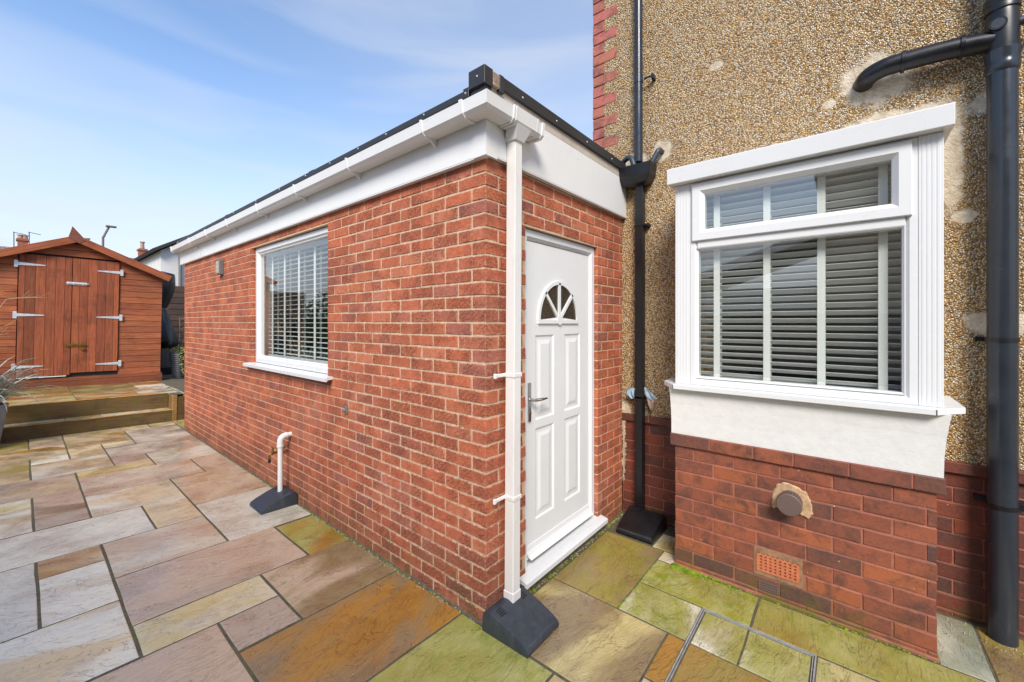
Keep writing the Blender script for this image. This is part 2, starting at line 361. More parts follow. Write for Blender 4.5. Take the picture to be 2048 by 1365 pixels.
def leafmat(name, a, b, c3=None, rough=0.55):
    t = NT(name); r = t.node('ObjectInfo').outputs['Random']
    n = t.noise(t.pos(rnd_off=False), 14, 4, 0.6)
    c = t.mix(t.rng(n, 0.35, 0.65, 0, 1), lin(a), lin(b))
    if c3: c = t.mix(t.rng(t.noise(t.pos(rnd_off=False), 90, 2, 0.5), 0.52, 0.58, 0, 1), c, lin(c3))
    M[name] = t.out(color=c, rough=rough)
leafmat('leaf_spiky', (124, 132, 122), (184, 190, 180))
leafmat('leaf_green', (44, 66, 22), (84, 106, 38))
leafmat('leaf_variegated', (70, 88, 34), (112, 122, 52), (206, 198, 128))
leafmat('leaf_grass', (74, 112, 30), (116, 150, 52))
leafmat('twig', (168, 140, 96), (204, 176, 128))
leafmat('bark', (70, 56, 44), (96, 78, 60))
leafmat('moss', (84, 108, 14), (140, 158, 26), rough=0.9)

# ------------------------------------------------------------------ mesh helpers
def mesh_from_bm(bm, name, smooth=False):
    bmesh.ops.recalc_face_normals(bm, faces=bm.faces)
    me = bpy.data.meshes.new(name); bm.to_mesh(me); bm.free()
    if smooth:
        for p in me.polygons: p.use_smooth = True
        me.set_sharp_from_angle(angle=R(38))
    return me
def link(name, me, mat=None, parent=None, loc=None, rot=None):
    o = bpy.data.objects.new(name, me); COL.objects.link(o)
    if me is not None and mat is not None and not me.materials: me.materials.append(M[mat] if isinstance(mat, str) else mat)
    if parent is not None: o.parent = parent
    if loc is not None: o.location = loc
    if rot is not None: o.rotation_euler = rot
    return o
def tag(o, label, cat, group=None, kind=None):
    o['label'] = label; o['category'] = cat
    if group: o['group'] = group
    if kind: o['kind'] = kind
    return o
def empty(name, label, cat, loc=(0, 0, 0), group=None, rot=(0, 0, 0)):
    o = bpy.data.objects.new(name, None); COL.objects.link(o); o.empty_display_size = 0.1
    o.location = loc; o.rotation_euler = rot
    return tag(o, label, cat, group)
def bbox(bm, x0, x1, y0, y1, z0, z1, bev=0.0, seg=1, mat=None):
    r = bmesh.ops.create_cube(bm, size=1.0)
    vs = r['verts']
    for v in vs: v.co = Vector(((x0 + x1) / 2 + v.co.x * (x1 - x0), (y0 + y1) / 2 + v.co.y * (y1 - y0), (z0 + z1) / 2 + v.co.z * (z1 - z0)))
    if mat is not None: bmesh.ops.transform(bm, matrix=mat, verts=vs)
    if bev:
        es = list({e for v in vs for e in v.link_edges})
        bmesh.ops.bevel(bm, geom=es, offset=bev, segments=seg, affect='EDGES', profile=0.5)
def box(name, x0, x1, y0, y1, z0, z1, mat, parent=None, bev=0.0, seg=1):
    """box object whose origin is its own centre"""
    c = Vector(((x0 + x1) / 2, (y0 + y1) / 2, (z0 + z1) / 2))
    bm = bmesh.new(); bbox(bm, x0 - c.x, x1 - c.x, y0 - c.y, y1 - c.y, z0 - c.z, z1 - c.z, bev, seg)
    return link(name, mesh_from_bm(bm, name), mat, parent, c)
def boxes(name, lst, mat, parent=None, bev=0.0):
    bm = bmesh.new()
    for b in lst: bbox(bm, *b, bev=bev)
    return link(name, mesh_from_bm(bm, name), mat, parent)
def prism(bm, pts, d, close=True):
    """pts: list of 3D points of a planar polygon, extruded by vector d"""
    d = Vector(d); a = [bm.verts.new(Vector(p)) for p in pts]; b = [bm.verts.new(Vector(p) + d) for p in pts]
    n = len(pts); bm.faces.new(a); bm.faces.new(b[::-1])
    for i in range(n): bm.faces.new((a[i], b[i], b[(i + 1) % n], a[(i + 1) % n]))
def prism_obj(name, pts, d, mat, parent=None, bev=0.0):
    bm = bmesh.new(); prism(bm, pts, d); 
    if bev: bmesh.ops.bevel(bm, geom=list(bm.edges), offset=bev, segments=2, affect='EDGES', profile=0.5)
    return link(name, mesh_from_bm(bm, name), mat, parent)
def tube(bm, pts, rad, n=12, cap=True):
    pts = [Vector(p) for p in pts]; rings = []
    rads = rad if isinstance(rad, (list, tuple)) else [rad] * len(pts)
    up = None
    for i, p in enumerate(pts):
        d = (pts[min(i + 1, len(pts) - 1)] - pts[max(i - 1, 0)]).normalized()
        if up is None: up = d.orthogonal().normalized()
        up = (up - d * up.dot(d))
        up = up.normalized() if up.length > 1e-6 else d.orthogonal().normalized()
        s = d.cross(up)
        rings.append([bm.verts.new(p + (up * math.cos(2 * math.pi * k / n) + s * math.sin(2 * math.pi * k / n)) * rads[i]) for k in range(n)])
    for a, b in zip(rings, rings[1:]):
        for k in range(n): bm.faces.new((a[k], a[(k + 1) % n], b[(k + 1) % n], b[k]))
    if cap: bm.faces.new(rings[0][::-1]); bm.faces.new(rings[-1])
def tube_obj(name, pts, rad, mat, parent=None, n=16, loc=None):
    bm = bmesh.new(); tube(bm, pts, rad, n)
    o = link(name, mesh_from_bm(bm, name, True), mat, parent)
    return o
def smooth_path(pts, k=6):
    """Catmull-Rom through pts"""
    P = [Vector(p) for p in pts]; P = [2 * P[0] - P[1]] + P + [2 * P[-1] - P[-2]]; out = []
    for i in range(1, len(P) - 2):
        for j in range(k):
            t = j / k
            out.append(0.5 * ((2 * P[i]) + (P[i + 1] - P[i - 1]) * t + (2 * P[i - 1] - 5 * P[i] + 4 * P[i + 1] - P[i + 2]) * t * t + (3 * P[i] - P[i - 1] - 3 * P[i + 1] + P[i + 2]) * t ** 3))
    return out + [P[-2]]
def arc_corner(a, b, c, r, k=6):
    """polyline a-b-c with a rounded corner at b"""
    a, b, c = Vector(a), Vector(b), Vector(c); u = (a - b).normalized(); v = (c - b).normalized()
    p0, p1 = b + u * r, b + v * r
    return [a] + [p0 * (1 - t) ** 2 + b * 2 * t * (1 - t) + p1 * t * t for t in [i / k for i in range(k + 1)]] + [c]
def lathe(name, prof, mat, parent=None, n=24, loc=(0, 0, 0), smooth=True):
    bm = bmesh.new(); rings = []
    for r, z in prof: rings.append([bm.verts.new((r * math.cos(2 * math.pi * k / n), r * math.sin(2 * math.pi * k / n), z)) for k in range(n)])
    for a, b in zip(rings, rings[1:]):
        for k in range(n): bm.faces.new((a[k], a[(k + 1) % n], b[(k + 1) % n], b[k]))
    bm.faces.new(rings[0][::-1]); bm.faces.new(rings[-1])
    return link(name, mesh_from_bm(bm, name, smooth), mat, parent, loc)
def hexpoly(f, plane, v):  # helper: (a,b) pairs to 3D with fixed coordinate
    return [((v, a, b) if plane == 'x' else (a, v, b) if plane == 'y' else (a, b, v)) for a, b in f]
def frame_ring(bm, plane, v0, v1, a0, a1, b0, b1, w, ch=0.008):
    """picture frame in the plane; v0 = outer (viewer) face, v1 = back; w member width; inner edge chamfered"""
    def P(a, b, v): return (v, a, b) if plane == 'x' else (a, v, b)
    sg = 1 if v1 > v0 else -1
    rings = []
    for ins, dep in ((0, v1), (0, v0 + sg * 0.004), (0.004, v0), (w - ch * 1.6, v0), (w, v0 + sg * ch * 1.6), (w, v1)):
        rings.append([bm.verts.new(P(a0 + ins, b0 + ins, dep)), bm.verts.new(P(a1 - ins, b0 + ins, dep)), bm.verts.new(P(a1 - ins, b1 - ins, dep)), bm.verts.new(P(a0 + ins, b1 - ins, dep))])
    for i in range(len(rings)):
        A, B = rings[i], rings[(i + 1) % len(rings)]
        for k in range(4): bm.faces.new((A[k], A[(k + 1) % 4], B[(k + 1) % 4], B[k]))

# ------------------------------------------------------------------ ground, patio
SL = 0.024                       # the patio falls to the extension
def gz(x): return -SL * x if x < 0 else 0.0
bm = bmesh.new()
vs = [bm.verts.new(p) for p in ((-250, -250, -0.14), (250, -250, -0.14), (250, 300, -0.14), (-250, 300, -0.14))]; bm.faces.new(vs)
g = link('ground', mesh_from_bm(bm, 'ground'), 'ground_mat'); g['kind'] = 'structure'
bm = bmesh.new()
J = -0.0026
def quadz(bm, pts):
    bm.faces.new([bm.verts.new(p) for p in pts])
quadz(bm, ((-3.42, -3.2, gz(-3.42) + J), (0, -3.2, J), (0, 7.3, J), (-3.42, 7.3, gz(-3.42) + J)))
quadz(bm, ((0, -3.2, J), (2.1, -3.2, J), (2.1, 0.05, J), (0, 0.05, J)))
quadz(bm, ((0, 6.4, J), (2.1, 6.4, J), (2.1, 7.3, J), (0, 7.3, J)))
patio = link('patio', mesh_from_bm(bm, 'patio'), 'joint_grey'); patio['kind'] = 'structure'
SLABF = 0.92
def slab(parent, x0, x1, y0, y1, ca, cb=None, moss=0.0, grain=None, gapx=0.0075, gapy=0.0065, z=None, tilt=True, th=0.035, gap=None):
    if gap is not None: gapx = gapy = gap
    x0 += gapx; x1 -= gapx; y0 += gapy; y1 -= gapy
    xc, yc = (x0 + x1) / 2, (y0 + y1) / 2
    bm = bmesh.new(); pts = []
    L, W = x1 - x0, y1 - y0
    def edge(ax, ay, bx, by, n):
        for i in range(n):
            t = i / n
            j = rnd.uniform(-0.0022, 0.0022) if i else rnd.uniform(-0.001, 0.001)
            px, py = ax + (bx - ax) * t, ay + (by - ay) * t
            pts.append((px + (j if ax == bx else 0), py + (j if ay == by else 0)))
    nx, ny = max(2, int(L / 0.16)), max(2, int(W / 0.16))
    edge(x0, y0, x1, y0, nx); edge(x1, y0, x1, y1, ny); edge(x1, y1, x0, y1, nx); edge(x0, y1, x0, y0, ny)
    ins = 0.0018
    def insp(p, d):
        return (min(max(p[0], x0 + d), x1 - d), min(max(p[1], y0 + d), y1 - d))
    low = [bm.verts.new((p[0] - xc, p[1] - yc, -th)) for p in pts]
    mid = [bm.verts.new((p[0] - xc, p[1] - yc, -0.0016 + rnd.uniform(-0.0004, 0.0004))) for p in pts]
    top = []
    for p in pts:
        q = insp(p, ins + rnd.uniform(0, 0.0022)); top.append(bm.verts.new((q[0] - xc, q[1] - yc, rnd.uniform(-0.0005, 0.0003))))
    n = len(pts)
    for A, B in ((low, mid), (mid, top)):
        for i in range(n): bm.faces.new((A[i], A[(i + 1) % n], B[(i + 1) % n], B[i]))
    bm.faces.new(top)
    me = mesh_from_bm(bm, 'slab')
    zz = gz(xc) if z is None else (z(xc) if callable(z) else z)
    o = link('slab', me, 'sandstone', parent, (xc, yc, zz + rnd.uniform(0, 0.001)))
    o.rotation_euler = (rnd.uniform(-0.0008, 0.0008), (SL if (tilt and xc < 0) else 0) + rnd.uniform(-0.0008, 0.0008), 0)
    f = lambda c: tuple(v * SLABF for v in lin(c)[:3])
    o['col_a'] = f(ca); o['col_b'] = f(cb or ca); o['moss'] = float(moss); o['grain'] = float(rnd.uniform(-0.5, 0.5) if grain is None else grain)
    return o
# colour names
GREY, PINK, BUFF, ORNG, TAN, OLIV, PALE, YELL, BROWN, PURP, GREEN, STON = (228, 220, 198), (212, 184, 154), (232, 206, 160), (186, 132, 52), (212, 186, 144), (166, 142, 74), (244, 235, 212), (222, 200, 136), (156, 130, 94), (196, 174, 150), (182, 178, 104), (228, 212, 182)
a, b_, c_, d_, e_, X6, X7 = -1.55, -1.24, -0.93, -0.62, -0.31, -1.86, -2.17
SLABS = [
 (b_, e_, 6.91, 7.22, BUFF, YELL, 0.1), (e_, 0.0, 6.91, 7.22, BUFF, OLIV, 0.3), (0.0, 0.95, 6.45, 7.22, YELL, OLIV, 0.4),
 (d_, -.005, 5.87, 6.91, PURP, GREY, 0.0), (b_, d_, 6.20, 6.91, TAN, ORNG, 0.0), (c_, d_, 5.91, 6.20, YELL, PALE, 0.1), (b_, c_, 5.62, 6.20, BUFF, BUFF, 0.0),
 (a, b_, 6.50, 7.22, BUFF, PINK, 0.0), (X7, a, 6.50, 7.22, OLIV, BUFF, 0.35), (X7, b_, 5.91, 6.50, ORNG, STON, 0.25), (a, b_, 5.61, 5.91, PALE, BUFF, 0.05),
 (a, c_, 4.93, 5.61, GREY, TAN, 0.1), (X7, a, 4.94, 5.91, TAN, OLIV, 0.15), (c_, -.005, 5.27, 5.87, PURP, GREY, 0.0), (c_, d_, 4.90, 5.27, PURP, PINK, 0.0),
 (d_, -.005, 4.61, 5.27, GREY, TAN, 0.05), (b_, d_, 4.63, 4.92, YELL, BUFF, 0.0), (b_, e_, 3.96, 4.63, PINK, STON, 0.0), (e_, -.005, 3.95, 4.61, PINK, PINK, 0.0),
 (X7, b_, 4.28, 4.93, PURP, TAN, 0.0), (a, b_, 3.64, 4.28, PINK, BROWN, 0.0), (X7, a, 3.97, 4.28, YELL, PALE, 0.1), (X7, a, 3.34, 3.97, PALE, TAN, 0.05), (a, b_, 3.34, 3.64, PURP, GREY, 0.0),
 (b_, d_, 3.33, 3.96, BUFF, PALE, 0.0), (d_, -.005, 3.63, 3.95, PINK, TAN, 0.0), (d_, -.005, 3.01, 3.63, PINK, BUFF, 0.1), (X6, c_, 2.70, 3.33, PALE, GREY, 0.0), (c_, d_, 2.70, 3.33, BUFF, PALE, 0.0),
 (d_, -.005, 2.05, 3.01, GREY, GREY, 0.08), (b_, d_, 2.07, 2.70, PINK, STON, 0.0), (a, b_, 2.40, 2.70, BUFF, ORNG, 0.0), (a, b_, 1.77, 2.40, PALE, STON, 0.0), (X7, a, 1.77, 2.70, GREY, PALE, 0.0),
 (b_, e_, 1.43, 2.07, PINK, PURP, 0.0), (e_, -.005, 1.41, 2.03, GREEN, ORNG, 0.55), (b_, d_, 1.12, 1.43, GREY, YELL, 0.0), (X7, b_, 1.13, 1.77, PALE, BUFF, 0.0), (d_, -.005, 0.80, 1.43, BROWN, PINK, 0.15),
 (c_, d_, 0.81, 1.12, PURP, BROWN, 0.0), (X6, c_, 0.50, 1.12, PINK, PINK, 0.0), (c_, -.005, 0.175, 0.80, ORNG, BROWN, 0.05), (d_, -.005, -0.45, 0.175, GREEN, GREEN, 0.6), (d_, -.005, -1.08, -0.45, BUFF, OLIV, 0.3),
 (X6, c_, -0.13, 0.50, PINK, BUFF, 0.0), (c_, d_, -0.13, 0.175, TAN, PINK, 0.0), (X6, d_, -0.75, -0.13, STON, PALE, 0.0), (X6, d_, -1.7, -0.75, BUFF, GREY, 0.0), (d_, -.005, -1.7, -1.08, TAN, PINK, 0.1),
 (0.0, 0.59, -0.78, -0.04, BROWN, YELL, 0.12), (0.59, 1.36, -0.49, -0.04, OLIV, BROWN, 0.45), 
 (0.0, 0.245, -1.40, -0.78, TAN, BUFF, 0.1), (0.245, 0.59, -0.872, -0.78, ORNG, ORNG, 0.1),
 (0.91, 1.225, -1.11, -0.49, GREEN, GREEN, 1.25), (0.59, 0.91, -0.872, -0.49, GREEN, PALE, 0.6), (0.91, 1.225, -2.03, -1.11, GREEN, OLIV, 0.65), (0.0, 0.91, -2.05, -1.40, GREEN, BUFF, 0.4),
 (1.36, 1.60, -0.60, -0.40, STON, OLIV, 0.2), (1.225, 1.36, -0.60, -0.49, STON, GREY, 0.4),
 (1.225, 1.72, -2.05, -1.86, GREY, (170, 176, 156), 0.25), (0.91, 1.72, -2.75, -2.05, OLIV, BROWN, 0.4), (0.0, 0.91, -2.75, -2.05, BUFF, BROWN, 0.2),
 (-3.4, X7, 5.6, 7.2, BUFF, OLIV, 0.2), (-3.4, X7, 3.97, 5.6, PINK, GREY, 0.0), (-3.4, X7, 2.70, 3.97, STON, BUFF, 0.0), (-3.4, X7, 1.13, 2.70, TAN, PINK, 0.0), (-3.4, X7, -0.13, 1.13, BUFF, PALE, 0.0), (-3.4, X7, -1.7, -0.13, PINK, TAN, 0.0),
 (X7, X6, -0.13, 1.13, BUFF, PINK, 0.0), (X7, X6, -1.7, -0.13, STON, TAN, 0.0), (X7, X6, 2.70, 3.34, PALE, TAN, 0.0),
]
for s in SLABS:
    if s[4] is None or s[3] - s[2] < 0.02: continue
    slab(patio, *s[:4], s[4], s[5], s[6], gap=0.006 if s[0] >= 0 else None)

# recessed access cover with steel frame and stone tray
acc = empty('access_cover', 'steel framed recessed drain cover inlaid with green and orange paving', 'drain cover', (0.58, -1.13, 0))
acx0, acx1, acy0, acy1 = 0.245, 0.905, -1.40, -0.872
boxes('outer_frame', [(acx0 - .58, acx1 - .58, acy1 + 1.13 - .006, acy1 + 1.13, -.03, .006), (acx0 - .58, acx1 - .58, acy0 + 1.13, acy0 + 1.13 + .006, -.03, .006), (acx0 - .58, acx0 - .58 + .006, acy0 + 1.1361, acy1 + 1.1239, -.03, .006), (acx1 - .58 - .006, acx1 - .58, acy0 + 1.1361, acy1 + 1.1239, -.03, .006)], 'steel_frame', acc)
i = 0.011
boxes('tray_rim', [(acx0 - .58 + i, acx1 - .58 - i, acy1 + 1.13 - i - .004, acy1 + 1.13 - i, -.03, .004), (acx0 - .58 + i, acx1 - .58 - i, acy0 + 1.13 + i, acy0 + 1.13 + i + .004, -.03, .004), (acx0 - .58 + i, acx0 - .58 + i + .004, acy0 + 1.1342 + i, acy1 + 1.1258 - i, -.03, .004), (acx1 - .58 - i - .004, acx1 - .58 - i, acy0 + 1.1342 + i, acy1 + 1.1258 - i, -.03, .004)], 'steel_frame', acc)
for (x0, x1, y0, y1, ca, cb, ms) in ((0.59, 0.888, -1.108, -0.889, GREEN, PALE, 0.5), (0.59, 0.888, -1.384, -1.108, GREEN, PALE, 0.5), (0.262, 0.59, -1.384, -0.889, ORNG, OLIV, 0.15)):
    s = slab(acc, x0 - .58, x1 - .58, y0 + 1.13, y1 + 1.13, ca, cb, ms, z=0.001, tilt=False, gap=0.005)

# ------------------------------------------------------------------ brickwork engine
def unit_brick(seed):
    r = random.Random(seed); bm = bmesh.new()
    bbox(bm, -0.5, 0.5, -0.5, 0.5, -0.5, 0.5)
    for v in bm.verts: pass
    for v in bm.verts:  # scale to real size so the bevel is even, jitter, then back
        v.co = Vector((v.co.x * .215, v.co.y * .1025, v.co.z * .065))
    bmesh.ops.bevel(bm, geom=list(bm.edges), offset=0.0035, segments=1, affect='EDGES')
    for v in bm.verts: v.co += Vector((r.uniform(-.0022, .0022), r.uniform(-.0008, .0008), r.uniform(-.0018, .0018)))
    for v in bm.verts: v.co = Vector((v.co.x / .215, v.co.y / .1025, v.co.z / .065))
    return mesh_from_bm(bm, 'brick')
BR_NEW = [unit_brick(i) for i in range(6)]; BR_OLD = [unit_brick(20 + i) for i in range(4)]
for me in BR_NEW: me.materials.append(M['brick_obj'])
for me in BR_OLD: me.materials.append(M['old_brick'])
NEWCOL = [((188, 104, 72), 6), ((184, 103, 74), 6), ((192, 111, 76), 4), ((178, 99, 71), 4), ((174, 102, 79), 2.0), ((168, 101, 84), 0.9), ((192, 115, 85), 2)]
OLDCOL = [((146, 82, 58), 4), ((136, 77, 57), 4), ((126, 73, 57), 3), ((158, 90, 58), 1.8), ((110, 71, 58), 1.4), ((94, 66, 58), 0.8)]
def pick(tab):
    t = rnd.uniform(0, sum(w for _, w in tab))
    for c, w in tab:
        t -= w
        if t <= 0: break
    k = rnd.uniform(0.93, 1.07)
    return tuple(min(1, v * k) for v in lin(c)[:3])
def add_brick(parent, x0, x1, y0, y1, z0, z1, meshes, tab, along, jit=0.0014, name='brick'):
    me = rnd.choice(meshes); z0 += rnd.uniform(-.0012, .0015); z1 += rnd.uniform(-.0015, .0012)
    o = bpy.data.objects.new(name, me); COL.objects.link(o); o.parent = parent
    jx, jy = rnd.uniform(-jit, jit), rnd.uniform(-jit, jit)
    o.location = ((x0 + x1) / 2 + jx, (y0 + y1) / 2 + jy, (z0 + z1) / 2)
    if along == 'x': o.scale = (x1 - x0, y1 - y0, z1 - z0)
    else: o.rotation_euler = (0, 0, R(90)); o.scale = (y1 - y0, x1 - x0, z1 - z0)
    o.color = (*pick(tab), 1)
    return o

# ------------------------------------------------------------------ brick extension
EXT_L = 6.405; EXT_W = 1.738
ext = empty('brick_extension', 'flat roofed red brick extension with white fascia against the pebbledashed house', 'building')
WIN = (1.79, 3.515, 1.215, 2.468)     # y0,y1,z0,z1 of the long wall's window opening
DOOR = (0.358, 1.283, 0.115, 2.245)   # x0,x1,z0,z1 of the door opening
rr = 0.003
core = [ # long wall
 (0.004, 0.1045, 0.004, WIN[0] - rr, -0.1, 2.56), (0.004, 0.1045, WIN[1] + rr, EXT_L - .004, -0.1, 2.56), (0.0041, 0.1044, WIN[0] - rr, WIN[1] + rr, -0.1, WIN[2] - rr), (0.0041, 0.1044, WIN[0] - rr, WIN[1] + rr, WIN[3] + rr, 2.5599),
 # door wall
 (0.1046, DOOR[0] - rr, 0.004, 0.1045, -0.1, 2.56), (DOOR[1] + rr, EXT_W, 0.004, 0.1045, -0.1, 2.56), (DOOR[0] - rr, DOOR[1] + rr, 0.0041, 0.1044, DOOR[3] + rr, 2.5599), (DOOR[0] - rr, DOOR[1] + rr, 0.0041, 0.1044, -0.1, DOOR[2] - 0.01)]
wall = boxes('wall', core, 'mortar', ext)
cells = []
ZB = 0.005
def cut(iv, holes):
    out = [iv]
    for h0, h1 in holes:
        nx = []
        for s, e in out:
            if e <= h0 or s >= h1: nx.append((s, e))
            else:
                if s < h0: nx.append((s, h0))
                if e > h1: nx.append((h1, e))
        out = nx
    return [(s, e) for s, e in out if e - s > 0.028]
def overl(z0, z1, o0, o1): return min(z1, o1) - max(z0, o0) > 0.02
for k in range(-1, 34):
    z0, z1 = ZB + .075 * k + .0042, ZB + .075 * (k + 1) - .0042
    z1 = min(z1, 2.556)
    even = k % 2 == 0
    hy = [(WIN[0], WIN[1])] if overl(z0, z1, WIN[2], WIN[3]) else []
    hx = [(DOOR[0], DOOR[1])] if overl(z0, z1, DOOR[2] - .02, DOOR[3]) else []
    # corner brick
    cells.append((0, 0.1025, 0, 0.215, z0, z1, 'y') if even else (0, 0.215, 0, 0.1025, z0, z1, 'x'))
    y = 0.225 if even else 0.1125
    while y < EXT_L - 0.03:
        for s, e in cut((y, min(y + .215, EXT_L)), hy): cells.append((0, .1025, s, e, z0, z1, 'y'))
        y += .225
    x = 0.1125 if even else 0.225
    while x < EXT_W - 0.03:
        for s, e in cut((x, min(x + .215, EXT_W - .004)), hx): cells.append((s, e, 0, .1025, z0, z1, 'x'))
        x += .225
def dist(c): return (Vector(((c[0] + c[1]) / 2, (c[2] + c[3]) / 2, (c[4] + c[5]) / 2)) - CAM).length
def shows(c):
    if c[6] == 'y' and c[0] == 0: pass
    a_ = abs((c[0] if c[6] == 'y' else c[2]) - (CAM.x if c[6] == 'y' else CAM.y)) / dist(c)
    L = max(c[1] - c[0], c[3] - c[2])
    return L * a_ / dist(c) ** 2
cells.sort(key=lambda c: -shows(c))
for c in cells[:300]: add_brick(wall, *c[:6], BR_NEW, NEWCOL, c[6])
bm = bmesh.new(); cl = bm.loops.layers.float_color.new('Col')
for c in cells[300:]:
    f0 = len(bm.faces)
    j = rnd.uniform(-.001, .001)
    bbox(bm, c[0] + j, c[1] + j, c[2] + j, c[3] + j, c[4], c[5], bev=0.003)
    col = (*pick(NEWCOL), 1)
    bm.faces.ensure_lookup_table()
    for f in bm.faces[f0:]:
        for lp in f.loops: lp[cl] = col
me = mesh_from_bm(bm, 'brick_courses')
rest = link('brick_courses', me, 'brick_vc', wall); rest['kind'] = 'stuff'
# inner leaf, hidden walls, floor, ceiling, opposite window opening
IL = [(0.106, 0.20, 0.106, WIN[0] + .02, -0.1, 2.56), (0.106, 0.20, WIN[1] - .02, EXT_L - .11, -0.1, 2.56), (0.106, 0.20, WIN[0] + .02, WIN[1] - .02, -0.1, WIN[2] + .0), (0.106, 0.20, WIN[0] + .02, WIN[1] - .02, WIN[3], 2.56),
      (0.2001, DOOR[0] - .01, 0.106, 0.20, 0, 2.56), (DOOR[1] + .01, EXT_W, 0.106, 0.20, 0, 2.56), (DOOR[0] - .01, DOOR[1] + .01, 0.106, 0.20, DOOR[3], 2.56),
      (0.1046, 3.4, EXT_L - .105, EXT_L - .002, -0.1, 2.56), (3.2, 3.3, 0.45, 1.9, 0, 2.56), (3.2, 3.3, 3.4, EXT_L - .12, 0, 2.56), (3.2001, 3.2999, 1.9, 3.4, 0, 1.1), (3.2001, 3.2999, 1.9, 3.4, 2.3, 2.56), (1.95, 3.3, 0.30, 0.44, 0, 2.56)]
boxes('inner_wall', IL, 'interior_pale', ext)
boxes('floor', [(0.1046, 3.3, 0.1046, EXT_L - .11, -0.05, 0.10)], 'interior_floor', ext)
# roof: deck, fascias, trims
roof = boxes('roof', [(-0.02, 3.35, 0.32, EXT_L + 0.05, 2.563, 2.88), (-0.02, 1.742, -0.02, 0.32, 2.563, 2.88)], 'roof_felt', ext)
fas = boxes('fascia', [(-0.034, -0.021, -0.034, EXT_L + .10, 2.553, 2.885)], 'upvc_white', ext, bev=0.003)
fas2 = boxes('fascia', [(-0.0205, 1.742, -0.034, -0.021, 2.566, 2.884)], 'upvc_white', ext, bev=0.003)
boxes('corner_trim', [(-0.0375, -0.0341, -0.0375, 0.055, 2.5505, 2.83), (-0.034, 0.055, -0.0375, -0.0345, 2.5505, 2.83)], 'upvc_white', fas)
boxes('joint_trim', [(-0.0365, -0.0342, 5.12, 5.19, 2.5505, 2.80)], 'upvc_white', fas)
boxes('soffit', [(-0.0335, -0.001, -0.0335, EXT_L + .09, 2.5475, 2.5525), (0.0, 1.742, -0.0335, -0.001, 2.5605, 2.5655)], 'upvc_white', ext)
boxes('drip_strip', [(-0.03, 1.735, -0.032, -0.0, 2.886, 2.948)], 'strip_beige', ext)
tr = boxes('roof_trim', [(0.09, 1.70, -0.050, 0.04, 2.944, 3.016)], 'roof_trim', ext, bev=0.003)
boxes('roof_trim', [(-0.064, 0.03, 0.066, EXT_L + 0.07, 2.884, 2.925)], 'roof_trim', ext, bev=0.003)
boxes('roof_trim', [(-0.0645, 0.03, 0.066, 0.11, 2.8835, 2.936), (-0.066, 0.035, 1.9, 1.99, 2.883, 2.9275), (-0.066, 0.035, 4.1, 4.2, 2.883, 2.9275)], 'roof_trim', ext, bev=0.002)
blk = boxes('corner_block', [(-0.066, 0.0, -0.055, 0.066, 2.915, 3.012)], 'roof_trim', ext, bev=0.002)
boxes('chipped_end', [(0.001, 0.055, -0.056, 0.03, 2.93, 3.006)], 'chipped_board', blk, bev=0.004)
boxes('corner_strap', [(0.056, 0.092, -0.055, 0.042, 2.918, 3.014)], 'roof_trim', ext, bev=0.002)
boxes('upstand', [(-0.05, -0.001, -0.045, 0.09, 2.88, 2.914)], 'roof_trim', ext)
def screw(parent, p, ax, r=0.006):
    bm = bmesh.new()
    d = Vector((0, 0, 0)); d[ax] = -0.004
    tube(bm, [Vector(p), Vector(p) + d], [r, r * 0.6], 8)
    return link('screw', mesh_from_bm(bm, 'screw'), 'galvanised', parent)
for yy in (0.09, 0.45, 0.85, 1.2, 1.62, 2.05, 2.6, 3.2, 3.9): screw(ext, (-0.0645, yy, 2.908), 0)
for xx in (0.26, 0.62, 1.02, 1.42): screw(ext, (xx, -0.0525, 2.972), 1)
screw(ext, (-0.0665, 0.0, 2.965), 0)

# window of the long wall
win = empty('window_tmp', '', ''); 
for kk in ('label', 'category'): del win[kk]
win.name = 'window'; win.parent = ext
bm = bmesh.new(); frame_ring(bm, 'x', 0.035, 0.10, WIN[0] + .004, WIN[1] - .004, WIN[2] + .004, WIN[3] - .004, 0.062, 0.01)
frame_ring(bm, 'x', 0.048, 0.095, WIN[0] + .064, WIN[1] - .064, WIN[2] + .064, WIN[3] - .064, 0.018, 0.006)
link('frame', mesh_from_bm(bm, 'frame'), 'upvc_frame', win)
box('pane', 0.068, 0.072, WIN[0] + .07, WIN[1] - .07, WIN[2] + .07, WIN[3] - .07, 'glass', win)
prism_obj('sill', [(-0.062, 1.70, 1.178), (-0.062, 1.70, 1.206), (-0.05, 1.70, 1.211), (0.034, 1.70, 1.217), (0.034, 1.70, 1.195), (-0.045, 1.70, 1.19), (-0.048, 1.70, 1.178)], (0, 1.90, 0), 'upvc_frame', win)
# opposite window frame inside
bm = bmesh.new(); frame_ring(bm, 'x', 3.21, 3.28, 1.905, 3.395, 1.105, 2.295, 0.06); link('frame', mesh_from_bm(bm, 'frame'), 'upvc_frame', ext)

